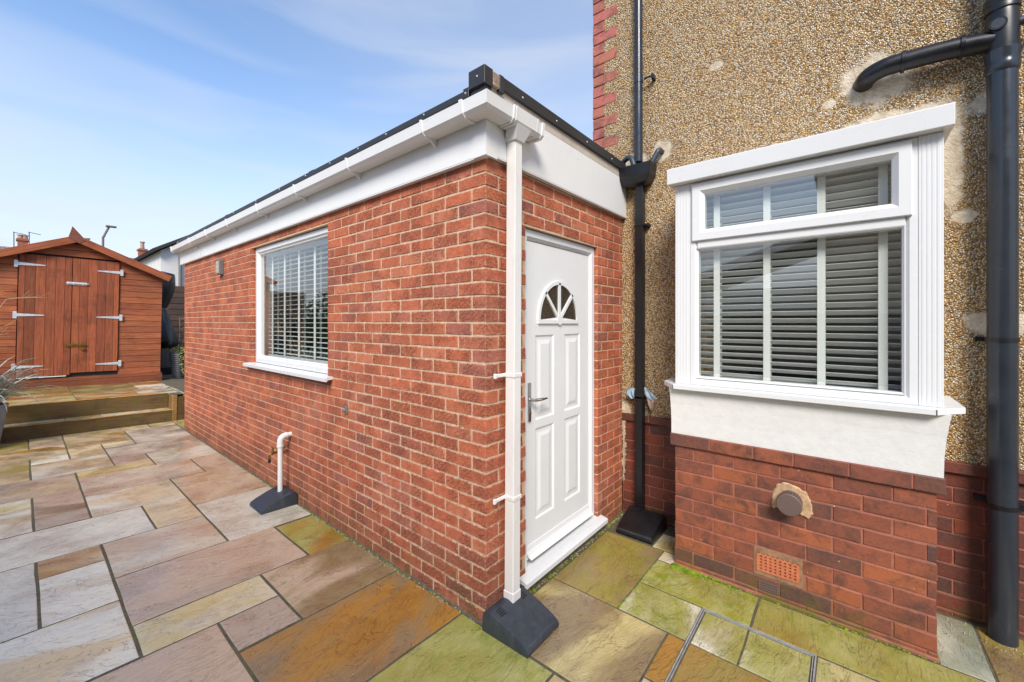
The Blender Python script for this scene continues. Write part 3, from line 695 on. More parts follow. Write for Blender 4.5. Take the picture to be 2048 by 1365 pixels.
# venetian blinds
def blind(name, label, loc, y0, y1, z0, z1, pitch, tilt, tapes, slatw=0.048, mat='slat_white', tapew=0.038):
    b = empty(name, label, 'blind', loc)
    ox, oy, oz = loc
    bm = bmesh.new()
    n = 5
    pr = [(-slatw / 2 + slatw * i / (n - 1), 0.0022 * (1 - (2 * i / (n - 1) - 1) ** 2)) for i in range(n)]
    pts = [(p, 0, q) for p, q in pr] + [(p, 0, q - 0.0024) for p, q in reversed(pr)]
    prism(bm, [Vector((p[0], y0 - oy, p[2])) for p in pts], (0, y1 - y0, 0))
    me = mesh_from_bm(bm, 'slat'); me.materials.append(M[mat])
    z = z0
    while z < z1:
        o = link('slat', me, None, b, (0, 0, z - oz + rnd.uniform(-.0008, .0008)), (0, tilt + rnd.uniform(-.02, .02), 0)); z += pitch
    for t in tapes:
        box('tape', -slatw / 2 - .004, -slatw / 2 - .0025, t - oy - tapew / 2, t - oy + tapew / 2, z0 - oz - .02, z1 - oz, 'tape_white', b)
        box('tape', slatw / 2 + .0025, slatw / 2 + .004, t - oy - tapew / 2, t - oy + tapew / 2, z0 - oz - .02, z1 - oz, 'tape_white', b)
    box('bottom_rail', -slatw / 2, slatw / 2, y0 - oy, y1 - oy, z0 - oz - .045, z0 - oz - .025, mat, b)
    box('head_rail', -slatw / 2 - .008, slatw / 2 + .008, y0 - oy, y1 - oy, z1 - oz + .002, z1 - oz + .05, mat, b)
    return b
blind('venetian_blind', 'open white venetian blind with tapes behind the extension window', (0.165, 2.65, 1.26), 1.83, 3.47, 1.33, 2.37, 0.046, R(-4), (1.98, 2.32, 2.66, 3.0, 3.32), slatw=0.05)

# door
door = bpy.data.objects.new('door', None); COL.objects.link(door); door.parent = ext
bm = bmesh.new()
x0, x1, z0, z1 = DOOR
frame_ring(bm, 'y', 0.028, 0.098, x0 + .003, x1 - .003, z0 - .06, z1 - .003, 0.062, 0.012)
link('frame', mesh_from_bm(bm, 'frame'), 'upvc_frame', door)
DX0, DX1, DZ0, DZ1 = x0 + .052, x1 - .066, 0.15, z1 - .072
DY = 0.045                                # face of the door leaf
# leaf with raised panels and fanlight: plate built from a face with holes
PX = ((0.518, 0.735), (0.868, 1.085)); PZ = ((0.375, 0.965), (1.02, 1.572))
bm = bmesh.new()
xs = [DX0, PX[0][0], PX[0][1], PX[1][0], PX[1][1], DX1]; zs_ = [DZ0, PZ[0][0], PZ[0][1], PZ[1][0], PZ[1][1], DZ1]
V = [[bm.verts.new((x, DY, z)) for z in zs_] for x in xs]
for i in range(5):
    for j in range(5):
        q = (V[i][j], V[i + 1][j], V[i + 1][j + 1], V[i][j + 1])
        if i in (1, 3) and j in (1, 3):       # moulded panel: groove round a raised field
            prev = q
            for ins, dep in ((0.012, 0.0075), (0.022, 0.0080), (0.034, 0.0075), (0.060, 0.0010)):
                ring = tuple(bm.verts.new((v.co.x + sx_ * ins, DY + dep, v.co.z + sz_ * ins)) for v, (sx_, sz_) in zip(q, ((1, 1), (-1, 1), (-1, -1), (1, -1))))
                for k in range(4): bm.faces.new((prev[k], prev[(k + 1) % 4], ring[(k + 1) % 4], ring[k]))
                prev = ring
            bm.faces.new(prev)
        else: bm.faces.new(q)
bk = [bm.verts.new((x, DY + .044, z)) for x, z in ((DX0, DZ0), (DX1, DZ0), (DX1, DZ1), (DX0, DZ1))]
bm.faces.new(bk)
bm.faces.new([V[i][0] for i in range(6)] + [bk[1], bk[0]]); bm.faces.new([V[i][5] for i in range(6)] + [bk[2], bk[3]])
bm.faces.new([V[0][j] for j in range(6)] + [bk[3], bk[0]]); bm.faces.new([V[5][j] for j in range(6)] + [bk[2], bk[1]])
lf = link('leaf', mesh_from_bm(bm, 'leaf'), 'door_white', door)
boxes('gasket', [(DX1 + .0005, DX1 + .005, DY + .004, DY + .012, DZ0, DZ1), (DX0 - .005, DX0 - .0005, DY + .004, DY + .012, DZ0, DZ1)], 'door_gasket', door)
# fanlight
FX, FZ, FR = 0.792, 1.672, 0.268
def fan_ring(r0, r1, y0, y1, name, mat, parent):
    bm = bmesh.new(); n = 24; A = []
    for i in range(n + 1):
        t = math.pi * i / n
        A.append([bm.verts.new((FX + r * math.cos(t) * .94, y, FZ + r * math.sin(t))) for r, y in ((r0, y0), (r1, y0), (r1, y1), (r0, y1))])
    for p, q in zip(A, A[1:]):
        for k in range(4): bm.faces.new((p[k], p[(k + 1) % 4], q[(k + 1) % 4], q[k]))
    bm.faces.new(A[0]); bm.faces.new(A[-1][::-1])
    return link(name, mesh_from_bm(bm, name), mat, parent)
fl = fan_ring(FR - .022, FR + .004, DY - .012, DY + .002, 'fanlight_surround', 'door_white', lf)
boxes('fanlight_base', [(FX - FR * .94, FX + FR * .94, DY - .0125, DY + .002, FZ - .024, FZ)], 'door_white', lf)
for t0, t1 in ((0, 45), (45, 90), (90, 135), (135, 180)):
    bm = bmesh.new(); n = 8; cy = DY - .002
    t0r, t1r = R(t0 + (0 if t0 == 0 else 3)), R(t1 - (0 if t1 == 180 else 3))
    mid = (t0r + t1r) / 2; off = 0.04
    c0 = (FX + off * math.cos(mid), FZ + off * math.sin(mid) + .004)
    pts = [c0] + [(FX + (FR - .02) * math.cos(t0r + (t1r - t0r) * i / n) * .94, FZ + .002 + (FR - .02) * math.sin(t0r + (t1r - t0r) * i / n)) for i in range(n + 1)]
    prism(bm, [(p[0], cy, p[1]) for p in pts], (0, .004, 0)); link('pane', mesh_from_bm(bm, 'pane'), 'glass_obscure', lf)
for ang in (45, 90, 135):
    t = R(ang); d = Vector((math.cos(t) * .94, 0, math.sin(t))); s = Vector((-d.z, 0, d.x)) * .012
    p0 = Vector((FX, DY - .012, FZ)); p1 = p0 + d * (FR - .01)
    prism_obj('glazing_bar', [p0 - s, p1 - s, p1 + s, p0 + s], (0, .0125, 0), 'door_white', lf)
bm = bmesh.new(); tube(bm, [(FX, DY - .0135, FZ), (FX, DY - .001, FZ)], .034, 16)
link('fan_hub', mesh_from_bm(bm, 'fan_hub'), 'door_white', lf)
# weather bar
prism_obj('weather_bar', [(DX0 + .004, DY, .24), (DX0 + .004, DY - .004, .24), (DX0 + .004, DY - .010, .212), (DX0 + .004, DY - .024, .190), (DX0 + .004, DY - .046, .174), (DX0 + .004, DY - .046, .170), (DX0 + .004, DY - .022, .183), (DX0 + .004, DY - .004, .20), (DX0 + .004, DY, .20)], (DX1 - DX0 - .008, 0, 0), 'door_white', door)
for xx in (.47, .66, .9, 1.13): screw(door, (xx, DY - .004, .225), 1, .003)
# threshold sill
prism_obj('sill', [(.287, .027, .128), (.287, -.05, .114), (.287, -.062, .108), (.287, -.062, .080), (.287, -.046, .080), (.287, -.046, .094), (.287, .027, .098)], (1.048, 0, 0), 'upvc_frame', door)
boxes('riser', [(.33, 1.33, 0.0035, .03, -.05, .0975)], 'mortar', door)
# handle
hd = box('handle', .432, .460, DY - .012, DY, 1.025, 1.272, 'chrome', door, bev=.004, seg=2)
hp = [(.446, DY - .012, 1.165), (.446, DY - .05, 1.165), (.47, DY - .056, 1.166), (.53, DY - .055, 1.163), (.575, DY - .052, 1.162)]
hx, hy, hz = hd.location
tube_obj('lever', [Vector(p) - Vector((hx, hy, hz)) for p in hp], [.010, .010, .011, .009, .006], 'chrome', hd)
tube_obj('lock', [Vector((.446, DY - .018, 1.082)) - hd.location, Vector((.446, DY - .01, 1.082)) - hd.location], .008, 'brass', hd)

# ------------------------------------------------------------------ gutter and white downpipe
gut = empty('roof_gutter', 'white plastic gutter along the extension eaves turning the corner to its outlet', 'gutter', (-0.03, 0, 2.74))
def gutter_profile(o):  # offset from the fascia, height ; U section
    return [(0.0, 2.815), (0.0, 2.742), (0.012, 2.736), (0.088, 2.736), (0.104, 2.752), (0.110, 2.800), (0.112, 2.812), (0.106, 2.817), (0.100, 2.812), (0.094, 2.758), (0.085, 2.741), (0.014, 2.741), (0.005, 2.747), (0.005, 2.815)]
fo = -0.0345
pr = gutter_profile(0)
bm = bmesh.new()
secs = []
def sec(fn):
    secs.append([bm.verts.new(fn(d, z)) for d, z in pr])
sec(lambda d, z: (fo - d, EXT_L + .13, z)); sec(lambda d, z: (fo - d, fo - d, z)); sec(lambda d, z: (0.34, fo - d, z))
for A, B in zip(secs, secs[1:]):
    for k in range(len(pr)): bm.faces.new((A[k], A[(k + 1) % len(pr)], B[(k + 1) % len(pr)], B[k]))
bm.faces.new(secs[0]); bm.faces.new(secs[-1][::-1])
me = mesh_from_bm(bm, 'trough'); me.transform(Matrix.Translation((0.03, 0, -2.74)))
link('trough', me, 'upvc_white', gut)
def band(axis, p, w, grow, name, zlow=0.0):
    """strap round the outside of the gutter at position p along axis"""
    bm = bmesh.new()
    op = [(-.0005, 2.818), (-.0005, 2.738 - grow), (0.012, 2.732 - grow), (0.090, 2.732 - grow), (0.107 + grow, 2.750 - grow * .5), (0.114 + grow, 2.802), (0.116 + grow, 2.819), (0.100, 2.819), (0.100, 2.815)]
    f = (lambda d, z: (fo - d + .03, p, z - 2.74)) if axis == 'y' else (lambda d, z: (p + .03, fo - d, z - 2.74))
    dv = (0, w, 0) if axis == 'y' else (w, 0, 0)
    prism(bm, [f(d, z) for d, z in op], dv)
    return link(name, mesh_from_bm(bm, name), 'upvc_white', gut)
for y in (0.365, 1.21, 2.08, 2.945, 3.87, 4.685, 5.47):
    b = band('y', y, .016, .0015, 'bracket'); 
    prism_obj('bracket_foot', [(fo + .0295 - .0, y + .0005, -.004), (fo + .0295 - .06, y + .0005, -.0065), (fo + .0295 - .0, y + .0005, -.045)], (0, .015, 0), 'upvc_white', b)
band('y', -0.02 + .05, .022, .003, 'union'); band('y', 6.49, .04, .002, 'end_cap')
band('x', 0.085, .012, .004, 'outlet_collar'); band('x', 0.065, .010, .003, 'outlet_collar'); band('x', 0.270, .012, .004, 'outlet_collar'); band('x', 0.325, .02, .003, 'end_cap')
band('x', 0.10, .168, .0022, 'outlet')
prism_obj('outlet_spout', [(0.03 + .105, fo - .105, -.004), (0.03 + .225, fo - .105, -.004), (0.03 + .203, -.108, -.07), (0.03 + .127, -.108, -.07)], (0, .08, 0), 'upvc_white', gut)
tube  # noqa
dp = empty('white_downpipe', 'square white plastic downpipe running down beside the brick corner', 'downpipe', (0.152, -0.062, 0.1))
bm = bmesh.new()
bbox(bm, -.0325, .0325, -.0325, .0325, .045, 2.60)
for v in bm.verts:
    if v.co.z > 1: v.co.x += .016; v.co.y -= .004
bmesh.ops.bevel(bm, geom=list(bm.edges), offset=.005, segments=2, affect='EDGES')
link('pipe', mesh_from_bm(bm, 'pipe'), 'upvc_pipe', dp)
box('shoe', -.036, .036, -.036, .036, -.06, .055, 'upvc_pipe', dp, bev=.005, seg=2)
for z in (1.36, 0.675):
    sh = .016 * (z - .1) / 2.5
    boxes('clip', [(-.037 + sh, .037 + sh, -.0375, .0345, z - .112, z - .088), (-.12 + sh, -.0365 + sh, .026, .036, z - .110, z - .09), (-.128 + sh, -.108 + sh, .022, .036, z - .114, z - .086)], 'upvc_pipe', dp, bev=.003)

# ------------------------------------------------------------------ drain gully covers
def gully_cover(name, label, loc, rotz, w=0.30, ln=0.30, h=0.115, mat='plastic_charcoal', soft=0.012):
    """local: back against y=0, slopes down to -y; x across"""
    c = empty(name, label, 'drain cover', loc, 'moulded drain covers at the foot of the pipes', (0, 0, rotz))
    bm = bmesh.new()
    prof = [(0.0, 0.0), (0.0, h - .02), (-0.03, h), (-0.06, h + .003), (-ln * .55, h * .74), (-ln * .86, h * .46), (-ln * .97, h * .34), (-ln, h * .2), (-ln, 0.0)]
    prism(bm, [(-w / 2, y, z) for y, z in prof], (w, 0, 0))
    bmesh.ops.bevel(bm, geom=[e for e in bm.edges], offset=soft * .55, segments=2, affect='EDGES', profile=0.6)
    # taper the front a little
    for v in bm.verts:
        t = -v.co.y / ln; v.co.x *= 1 - .05 * t; 
        if v.co.z > .02: v.co.x *= 0.965
    link('body', mesh_from_bm(bm, 'body', True), mat, c)
    def zt(y):
        for (ya, za), (yb, zb) in zip(prof[3:], prof[4:]):
            if yb <= y <= ya: return za + (zb - za) * (ya - y) / (ya - yb)
        return h
    for s in (-1, 1):
        for k in range(5):
            yy = -.058 - .012 * k
            bm = bmesh.new(); sl = math.atan2(h * .26, ln * .5)
            bbox(bm, s * w * .30 - .022, s * w * .30 + .022, -.0022, .0022, -.0035, .0012)
            link('slot', mesh_from_bm(bm, 'slot'), 'slot_dark', c, (0, yy, zt(yy) + .0003), (sl, 0, 0))
    return c
gully_cover('gully_cover', 'charcoal wedge shaped drain cover at the brick corner under the white downpipe', (0.115, -0.004, 0.001), 0, 0.30, 0.305, 0.112)
gully_cover('gully_cover', 'charcoal wedge shaped drain cover under the white overflow pipe along the long wall', (-0.004, 2.49, 0.001), R(-90), 0.30, 0.30, 0.118)
gully_cover('gully_cover', 'black drain cover beside the doorstep under the square black downpipe', (1.685, -0.255, 0.006), R(-90), 0.30, 0.315, 0.118, 'plastic_black')

# overflow pipe with elbow
op = empty('overflow_pipe', 'thin white waste pipe leaving the brick wall and turning down', 'pipe', (-0.095, 2.50, 0))
P = [Vector(p) - op.location for p in arc_corner((0.01, 2.50, 0.612), (-0.095, 2.50, 0.607), (-0.095, 2.50, 0.08), .05)]
tube_obj('pipe', P, .0215, 'upvc_pipe', op)
tube_obj('elbow', [Vector(p) - op.location for p in arc_corner((-0.035, 2.50, 0.611), (-0.095, 2.50, 0.607), (-0.095, 2.50, 0.52), .05)], .0265, 'upvc_pipe', op)
tube_obj('elbow_lip', [(0, 0, .513), (0, 0, .53)], .029, 'upvc_pipe', op)
# garden tap
tp = empty('garden_tap', 'small brass outside tap on the brick wall behind the overflow pipe', 'tap', (-0.005, 2.74, 0.40))
tube_obj('stem', [(.01, 0, 0.0), (-.05, 0, 0.0), (-.075, 0, -.003)], [.016, .012, .014], 'brass', tp)
tube_obj('spout', smooth_path([(-.06, 0, 0), (-.085, 0, -.005), (-.095, 0, -.03), (-.095, 0, -.06)]), .011, 'brass', tp)
tube_obj('hose_end', [(-.095, 0, -.055), (-.095, 0, -.088)], [.014, .010], 'plastic_black', tp)
tube_obj('spindle', [(-.062, 0, .0), (-.068, 0, .05)], .008, 'brass', tp)
tube_obj('handle', [(-.068, -.028, .052), (-.068, .028, .052)], .006, 'brass', tp)
tube_obj('hose_connector', [(-.045, -.05, .03), (-.03, -.19, .085)], .009, 'hose_green', tp)
box('wall_plate', -.012, .004, -.03, .03, -.035, .035, 'galvanised', tp, bev=.003)
# wall vent, pipe clip
wv = empty('wall_light_sensor', 'small pale louvred box with grey rim high on the brick wall', 'wall vent', (-0.002, 4.55, 2.345))
box('case', -.045, .004, -.06, .06, -.09, .09, 'lead_grey', wv, bev=.006, seg=2)
box('face', -.051, -.0452, -.05, .05, -.075, .075, 'vent_pale', wv, bev=.002)
for k in range(3): box('louvre', -.054, -.0512, -.045, .045, -.06 + .045 * k, -.03 + .045 * k, 'vent_pale', wv, bev=.001)
wv.name = 'wall_vent'
hk = empty('pipe_clip', 'small grey plastic pipe clip left on the brick wall', 'pipe clip', (0, 1.476, 0.975))
box('plate', -.012, .003, -.018, .018, -.025, .028, 'lead_grey', hk, bev=.003)
tube_obj('arm', [(-.01, 0, 0), (-.04, 0.004, -.004)], .008, 'lead_grey', hk, 8)

# ------------------------------------------------------------------ pebbledashed house with bay
HX = 1.745
house = empty('pebbledashed_house', 'pebbledashed house wall with brick quoins, brick base and white bay window', 'house', (HX, 0, 0))
hl = Vector((-HX, 0, 0))
def hp_(o):
    """parent to the house keeping world coordinates"""
    o.parent = house; o.location = o.location + hl
    return o
BY0, BY1 = -1.856, -0.604                  # brick base of the bay
OY0, OY1, OZ0, OZ1 = -1.80, -0.68, 1.0, 2.60
hw = hp_(boxes('wall', [(HX, HX + .25, -8.0, OY0, .868, 7.2), (HX, HX + .25, OY1, .175, .868, 7.2), (HX + .0001, HX + .2499, OY0, OY1, .868, OZ0), (HX + .0001, HX + .2499, OY0, OY1, OZ1, 7.1999), (HX + .25, 9.0, .05, .2899, 2.4, 7.2)], 'pebbledash'))
hp_(boxes('plinth_core', [(HX + .004, HX + .25, -8.0, .0, -.2, .8679)], 'mortar_red'))
hp_(boxes('corner_core', [(HX + .004, HX + .25, .1751, .286, 2.2, 7.2)], 'mortar_red'))
hp_(boxes('ledge', [(HX - .022, HX + .02, BY1 + .001, -.002, .815, .868), (HX - .022, HX + .02, -8.0, BY0 - .03, .815, .868)], 'mortar_red', bev=.004))
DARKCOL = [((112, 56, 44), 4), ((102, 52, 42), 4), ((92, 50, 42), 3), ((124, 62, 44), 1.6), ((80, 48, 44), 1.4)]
def hb(x0, x1, y0, y1, z0, z1, along, tab=OLDCOL):
    o = add_brick(house, x0 - HX, x1 - HX, y0, y1, z0, z1, BR_OLD, tab, along)
    return o
# ledge bricks: chamfered course on the house wall
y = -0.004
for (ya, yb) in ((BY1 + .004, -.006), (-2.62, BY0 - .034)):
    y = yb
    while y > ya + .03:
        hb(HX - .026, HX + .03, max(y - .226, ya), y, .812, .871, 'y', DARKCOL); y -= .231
# plinth bricks on the house wall
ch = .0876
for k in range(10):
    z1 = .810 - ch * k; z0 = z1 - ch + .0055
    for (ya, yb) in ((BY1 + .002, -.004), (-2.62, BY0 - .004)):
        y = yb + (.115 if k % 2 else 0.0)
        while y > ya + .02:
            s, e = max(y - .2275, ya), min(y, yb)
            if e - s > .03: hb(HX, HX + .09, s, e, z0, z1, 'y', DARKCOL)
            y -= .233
# quoins
zq = 2.46; k = 0
while zq < 5.6:
    Lq = .235 if k % 2 == 0 else .115
    o = hb(HX - .004, HX + .10, .291 - Lq, .291, zq, zq + .088, 'y'); o.color = (*[v * rnd.uniform(.92, 1.08) for v in lin((178, 104, 88))[:3]], 1)
    zq += .0962; k += 1
# pebbledash infill between the long quoins
zq = 2.46 + .0962; 
fill = []
while zq < 5.6:
    fill.append((HX - .0005, HX + .05, .0551, .1752, zq - .006, zq + .0942)); zq += .1924
# bay: brick base
BXF = 1.25
hp_(boxes('bay_core', [(BXF + .004, HX + .01, BY0 + .004, BY1 - .004, -.2, .82)], 'mortar_red'))
for k in range(10):
    z1 = .817 - ch * k; z0 = z1 - ch + .0055
    y = BY1 - (0 if k % 2 == 0 else 0)
    first = .237 if k % 2 else .113
    y = BY1; w = first
    while y > BY0 + .01:
        e = y; s = max(y - w, BY0)
        if s - BY0 < .035 and s > BY0: s = BY0
        # holes for vent, air brick
        if z0 < .655 and z1 > .585 and e > -1.335 and s < -1.20 and False: pass
        segs = [(s, e)]
        if z1 > .15 and z0 < .245: segs = cut((s, e), [(-1.318, -1.078)])
        for (ss, ee) in segs: hb(BXF, BXF + .1, ss, ee, z0, z1, 'y')
        y = s - .007; w = .237
    # sides
    for (ya, yb, yy) in ((BY1 - .1, BY1, 1), (BY0, BY0 + .1, 0)):
        x = BXF + (.106 if k % 2 == 0 else .106)
        while x < HX - .03:
            hb(x, min(x + .2275, HX - .002), ya + .0004, yb + .0004 * (1 if yy else -1), z0, z1, 'x'); x += .233
# projecting top course of the bay base
y = BY1 + .028
for L in (.246, .240, .195, .244, .238, .25):
    s = max(y - L, BY0 - .028)
    hb(BXF - .018, BXF + .09, s, y, .818, .898, 'y'); y = s - .0065
    if s <= BY0 - .027: break
for yy in (BY1 - .07, BY0 - .028):
    for xx in (BXF + .0905, BXF + .325): hb(xx, min(xx + .225, HX - .002), yy, yy + .098, .818, .898, 'x')
hp_(boxes('course_core', [(BXF - .013, HX, BY0 - .022, BY1 + .022, .822, .8975)], 'mortar_red'))
# footing under the bay
hp_(boxes('footing', [(BXF - .012, HX, BY0 - .008, BY1 + .008, -.2, .012)], 'mortar_red', bev=.005))
# painted render band flaring to the sill
bm = bmesh.new()
def bay_ring(x, y0, y1, z): return [bm.verts.new(p) for p in ((x, y1, z), (HX + .01, y1, z), (HX + .01, y0, z), (x, y0, z))]
rings = [bay_ring(1.243, BY0 - .022, BY1 + .022, .899), bay_ring(1.243, BY0 - .024, BY1 + .022, 1.0), bay_ring(1.240, BY0 - .032, BY1 + .026, 1.1), bay_ring(1.232, BY0 - .046, BY1 + .032, 1.207)]
for A, B in zip(rings, rings[1:]):
    for k in range(4): bm.faces.new((A[k], A[(k + 1) % 4], B[(k + 1) % 4], B[k]))
bm.faces.new(rings[0][::-1]); bm.faces.new(rings[-1])
hp_(link('render_band', mesh_from_bm(bm, 'render_band'), 'painted_render'))
# bay window
bw = bpy.data.objects.new('bay_window', None); COL.objects.link(bw); hp_(bw); bw.location = hl + Vector((HX, 0, 0)) ; bw.location = (0, 0, 0)
def wp(o):
    o.parent = bw; o.location = o.location + hl
    return o
sp = [(1.188, -.609), (1.188, -1.848), (1.33, -1.963), (HX + .0, -1.963), (HX + .0, -.503), (1.33, -.503)]
wp(prism_obj('sill', [(x, y, 1.208) for x, y in sp], (0, 0, .031), 'upvc_frame', bev=.003))
wp(boxes('sill_joint', [(1.1865, 1.19, -1.85, -1.8465, 1.2085, 1.2365), (1.1865, 1.19, -.6105, -.607, 1.2085, 1.2365)], 'door_gasket'))
# frame: outer ring, transom, top sash, panes
WY0, WY1 = -1.79, -.702
bm = bmesh.new(); frame_ring(bm, 'x', 1.25, 1.32, WY0, WY1, 1.2395, 2.586, .05, .012)
bbox(bm, 1.2505, 1.318, WY0 + .045, WY1 - .045, 2.146, 2.196, bev=.004)
frame_ring(bm, 'x', 1.252, 1.318, WY0 + .0455, WY1 - .030, 1.285, 2.150, .012, .006)
wp(link('frame', mesh_from_bm(bm, 'frame'), 'upvc_frame'))
bm = bmesh.new(); frame_ring(bm, 'x', 1.232, 1.30, -1.768, -.718, 2.194, 2.572, .075, .016)
wp(link('opening_sash', mesh_from_bm(bm, 'opening_sash'), 'upvc_frame'))
wp(box('pane', 1.272, 1.276, -1.75, -.735, 1.32, 2.16, 'glass'))
wp(box('pane', 1.262, 1.266, -1.70, -.785, 2.26, 2.505, 'glass'))
for (y0, y1) in ((-.7015, -.606), (-1.879, -1.7905)):
    bm = bmesh.new(); bbox(bm, 1.249, 1.32, y0, y1, 1.2395, 2.586, bev=.002)
    n = 4
    for k in range(n):
        c = y0 + (y1 - y0) * (k + 1) / (n + 1)
        bbox(bm, 1.2474, 1.251, c - .006, c + .006, 1.241, 2.585, bev=.0012)
    wp(link('pilaster', mesh_from_bm(bm, 'pilaster'), 'upvc_frame'))
for q in ((-.64, -.607), (-1.878, -1.845)): wp(boxes('side_panel', [(1.3205, HX, q[0], q[1], 1.2395, 2.586)], 'upvc_frame'))
wp(prism_obj('hood', [(1.185, -.572, 2.588), (1.178, -.572, 2.688), (1.19, -.572, 2.694), (HX - .002, -.572, 2.76), (HX - .002, -.572, 2.588)], (0, -1.336, 0), 'upvc_frame', bev=.003))
# interior: bay board and room
hp_(boxes('window_board', [(1.325, HX + .3, -1.844, -.641, 1.21, 1.238)], 'interior_pale'))
RX0, RX1, RY0, RY1, RZ0, RZ1 = HX + .25, 5.2, -3.4, -.12, .15, 2.72
hp_(boxes('room', [(RX1, RX1 + .1, RY0, RY1, RZ0, RZ1), (RX0, RX0 + .5, RY0 - .1, RY0, RZ0, RZ1), (RX1 - .3, RX1, RY0 - .1, RY0, RZ0, RZ1), (RX0 + .5, RX1 - .3, RY0 - .0999, RY0 - .0001, RZ0, .7), (RX0 + .5, RX1 - .3, RY0 - .0999, RY0 - .0001, 2.4, RZ1), (RX0, RX1, RY1, RY1 + .1, RZ0, RZ1), (RX0, RX1, RY0, RY1, RZ1, RZ1 + .1)], 'interior_wall'))  # unseen side wall opening, added to let skylight in behind the blind
hp_(boxes('floor', [(RX0, RX1, RY0, RY1, RZ0 - .1, RZ0)], 'interior_floor'))
sofa = empty('sofa', 'dark plum sofa just visible through the bay window blind', 'sofa', (3.4, -1.6, RZ0))
box('seat', -.45, .45, -1.0, 1.0, 0.1, .45, 'interior_cloth', sofa, bev=.06, seg=2); box('backrest', .25, .55, -1.0, 1.0, .3, .95, 'interior_cloth', sofa, bev=.08, seg=2)
for s in (-1, 1): box('arm', -.45, .5, s * 1.0 - .12, s * 1.0 + .12, .1, .62, 'interior_cloth', sofa, bev=.06, seg=2)
for sx_ in (-.38, .42):
    for sy_ in (-.9, .9): box('foot', sx_ - .03, sx_ + .03, sy_ - .03, sy_ + .03, 0, .11, 'far_dark', sofa)
blind('venetian_blind', 'white venetian blind with wide cream tapes behind the bay window', (1.375, -1.24, 1.26), -1.772, -.712, 1.312, 2.50, 0.0445, R(30), (-.845, -1.13, -1.40, -1.665), slatw=0.05)

# pebbledash infill for short quoin courses
for f in fill: hp_(boxes('quoin_infill', [f], 'pebbledash'))
# cement patches on the pebbledash
def patch(name, pts, mat, th=.006, bump=True):
    """irregular smooth cement patch on the wall face, outline in (y,z)"""
    bm = bmesh.new(); n = len(pts)
    cy, cz = sum(p[0] for p in pts) / n, sum(p[1] for p in pts) / n
    dense = []
    for i in range(n):
        (a0, b0), (a1, b1) = pts[i], pts[(i + 1) % n]
        m = max(1, int(math.hypot(a1 - a0, b1 - b0) / .012))
        for j in range(m):
            t = j / m; dense.append((a0 + (a1 - a0) * t + rnd.uniform(-.011, .011), b0 + (b1 - b0) * t + rnd.uniform(-.011, .011)))
    o0 = [bm.verts.new((HX + .01, p[0], p[1])) for p in dense]
    o1 = [bm.verts.new((HX - th * .4, p[0], p[1])) for p in dense]
    o2 = [bm.verts.new((HX - th - rnd.uniform(0, .002), cy + (p[0] - cy) * .9, cz + (p[1] - cz) * .9)) for p in dense]
    m = len(dense)
    for A, B in ((o0, o1), (o1, o2)):
        for i in range(m): bm.faces.new((A[i], A[(i + 1) % m], B[(i + 1) % m], B[i]))
    bm.faces.new(o2)
    return hp_(link(name, mesh_from_bm(bm, name), mat))
patch('cement_patch', [(-.012, .30), (-.03, .55), (-.02, .80), (-.045, .87), (.0, .9), (.0, .25)], 'cement_grey', .012)
# cement fillet where extension meets house
# flue terminal
flu = empty('flue_terminal', 'round brown flue terminal set in a rough mortar patch in the bay brickwork', 'flue', (BXF, -1.262, .622))
bm = bmesh.new()
pp = [(.105, -.085), (.115, .01), (.085, .085), (.03, .115), (-.03, .10), (-.09, .075), (-.115, .01), (-.125, -.06), (-.10, -.10), (-.03, -.075), (.05, -.07)]
dn = []
for i in range(len(pp)):
    (a0, b0), (a1, b1) = pp[i], pp[(i + 1) % len(pp)]
    for j in range(4): dn.append((a0 + (a1 - a0) * j / 4 + rnd.uniform(-.006, .006), b0 + (b1 - b0) * j / 4 + rnd.uniform(-.006, .006)))
A = [bm.verts.new((.004, p[0] * .86, p[1] * .86)) for p in dn]; B = [bm.verts.new((-.008, p[0] * .78, p[1] * .78)) for p in dn]
for i in range(len(dn)): bm.faces.new((A[i], A[(i + 1) % len(dn)], B[(i + 1) % len(dn)], B[i]))
bm.faces.new(B); link('mortar_patch', mesh_from_bm(bm, 'mortar_patch'), 'cement_tan', flu)
tube_obj('tube', [(.02, 0, 0), (-.030, 0, 0)], .056, 'flue_brown', flu, 28)
tube_obj('cap', [(-.080, 0, 0)] + [(-.082, 0, 0), (-.094, 0, 0), (-.098, 0, 0)], [.060, .062, .062, .058], 'flue_brown', flu, 28)
for k in range(28):
    t = 2 * math.pi * k / 28
    bm = bmesh.new(); bbox(bm, -.082, -.028, -.0026, .0026, .050, .0595)
    link('rib', mesh_from_bm(bm, 'rib'), 'flue_brown', flu, None, (t, 0, 0))
tube_obj('grille_ring', [(-.052, 0, 0), (-.056, 0, 0)], .0598, 'flue_brown', flu, 28)
tube_obj('throat', [(-.029, 0, 0), (-.0805, 0, 0)], .045, 'slot_dark', flu, 20)
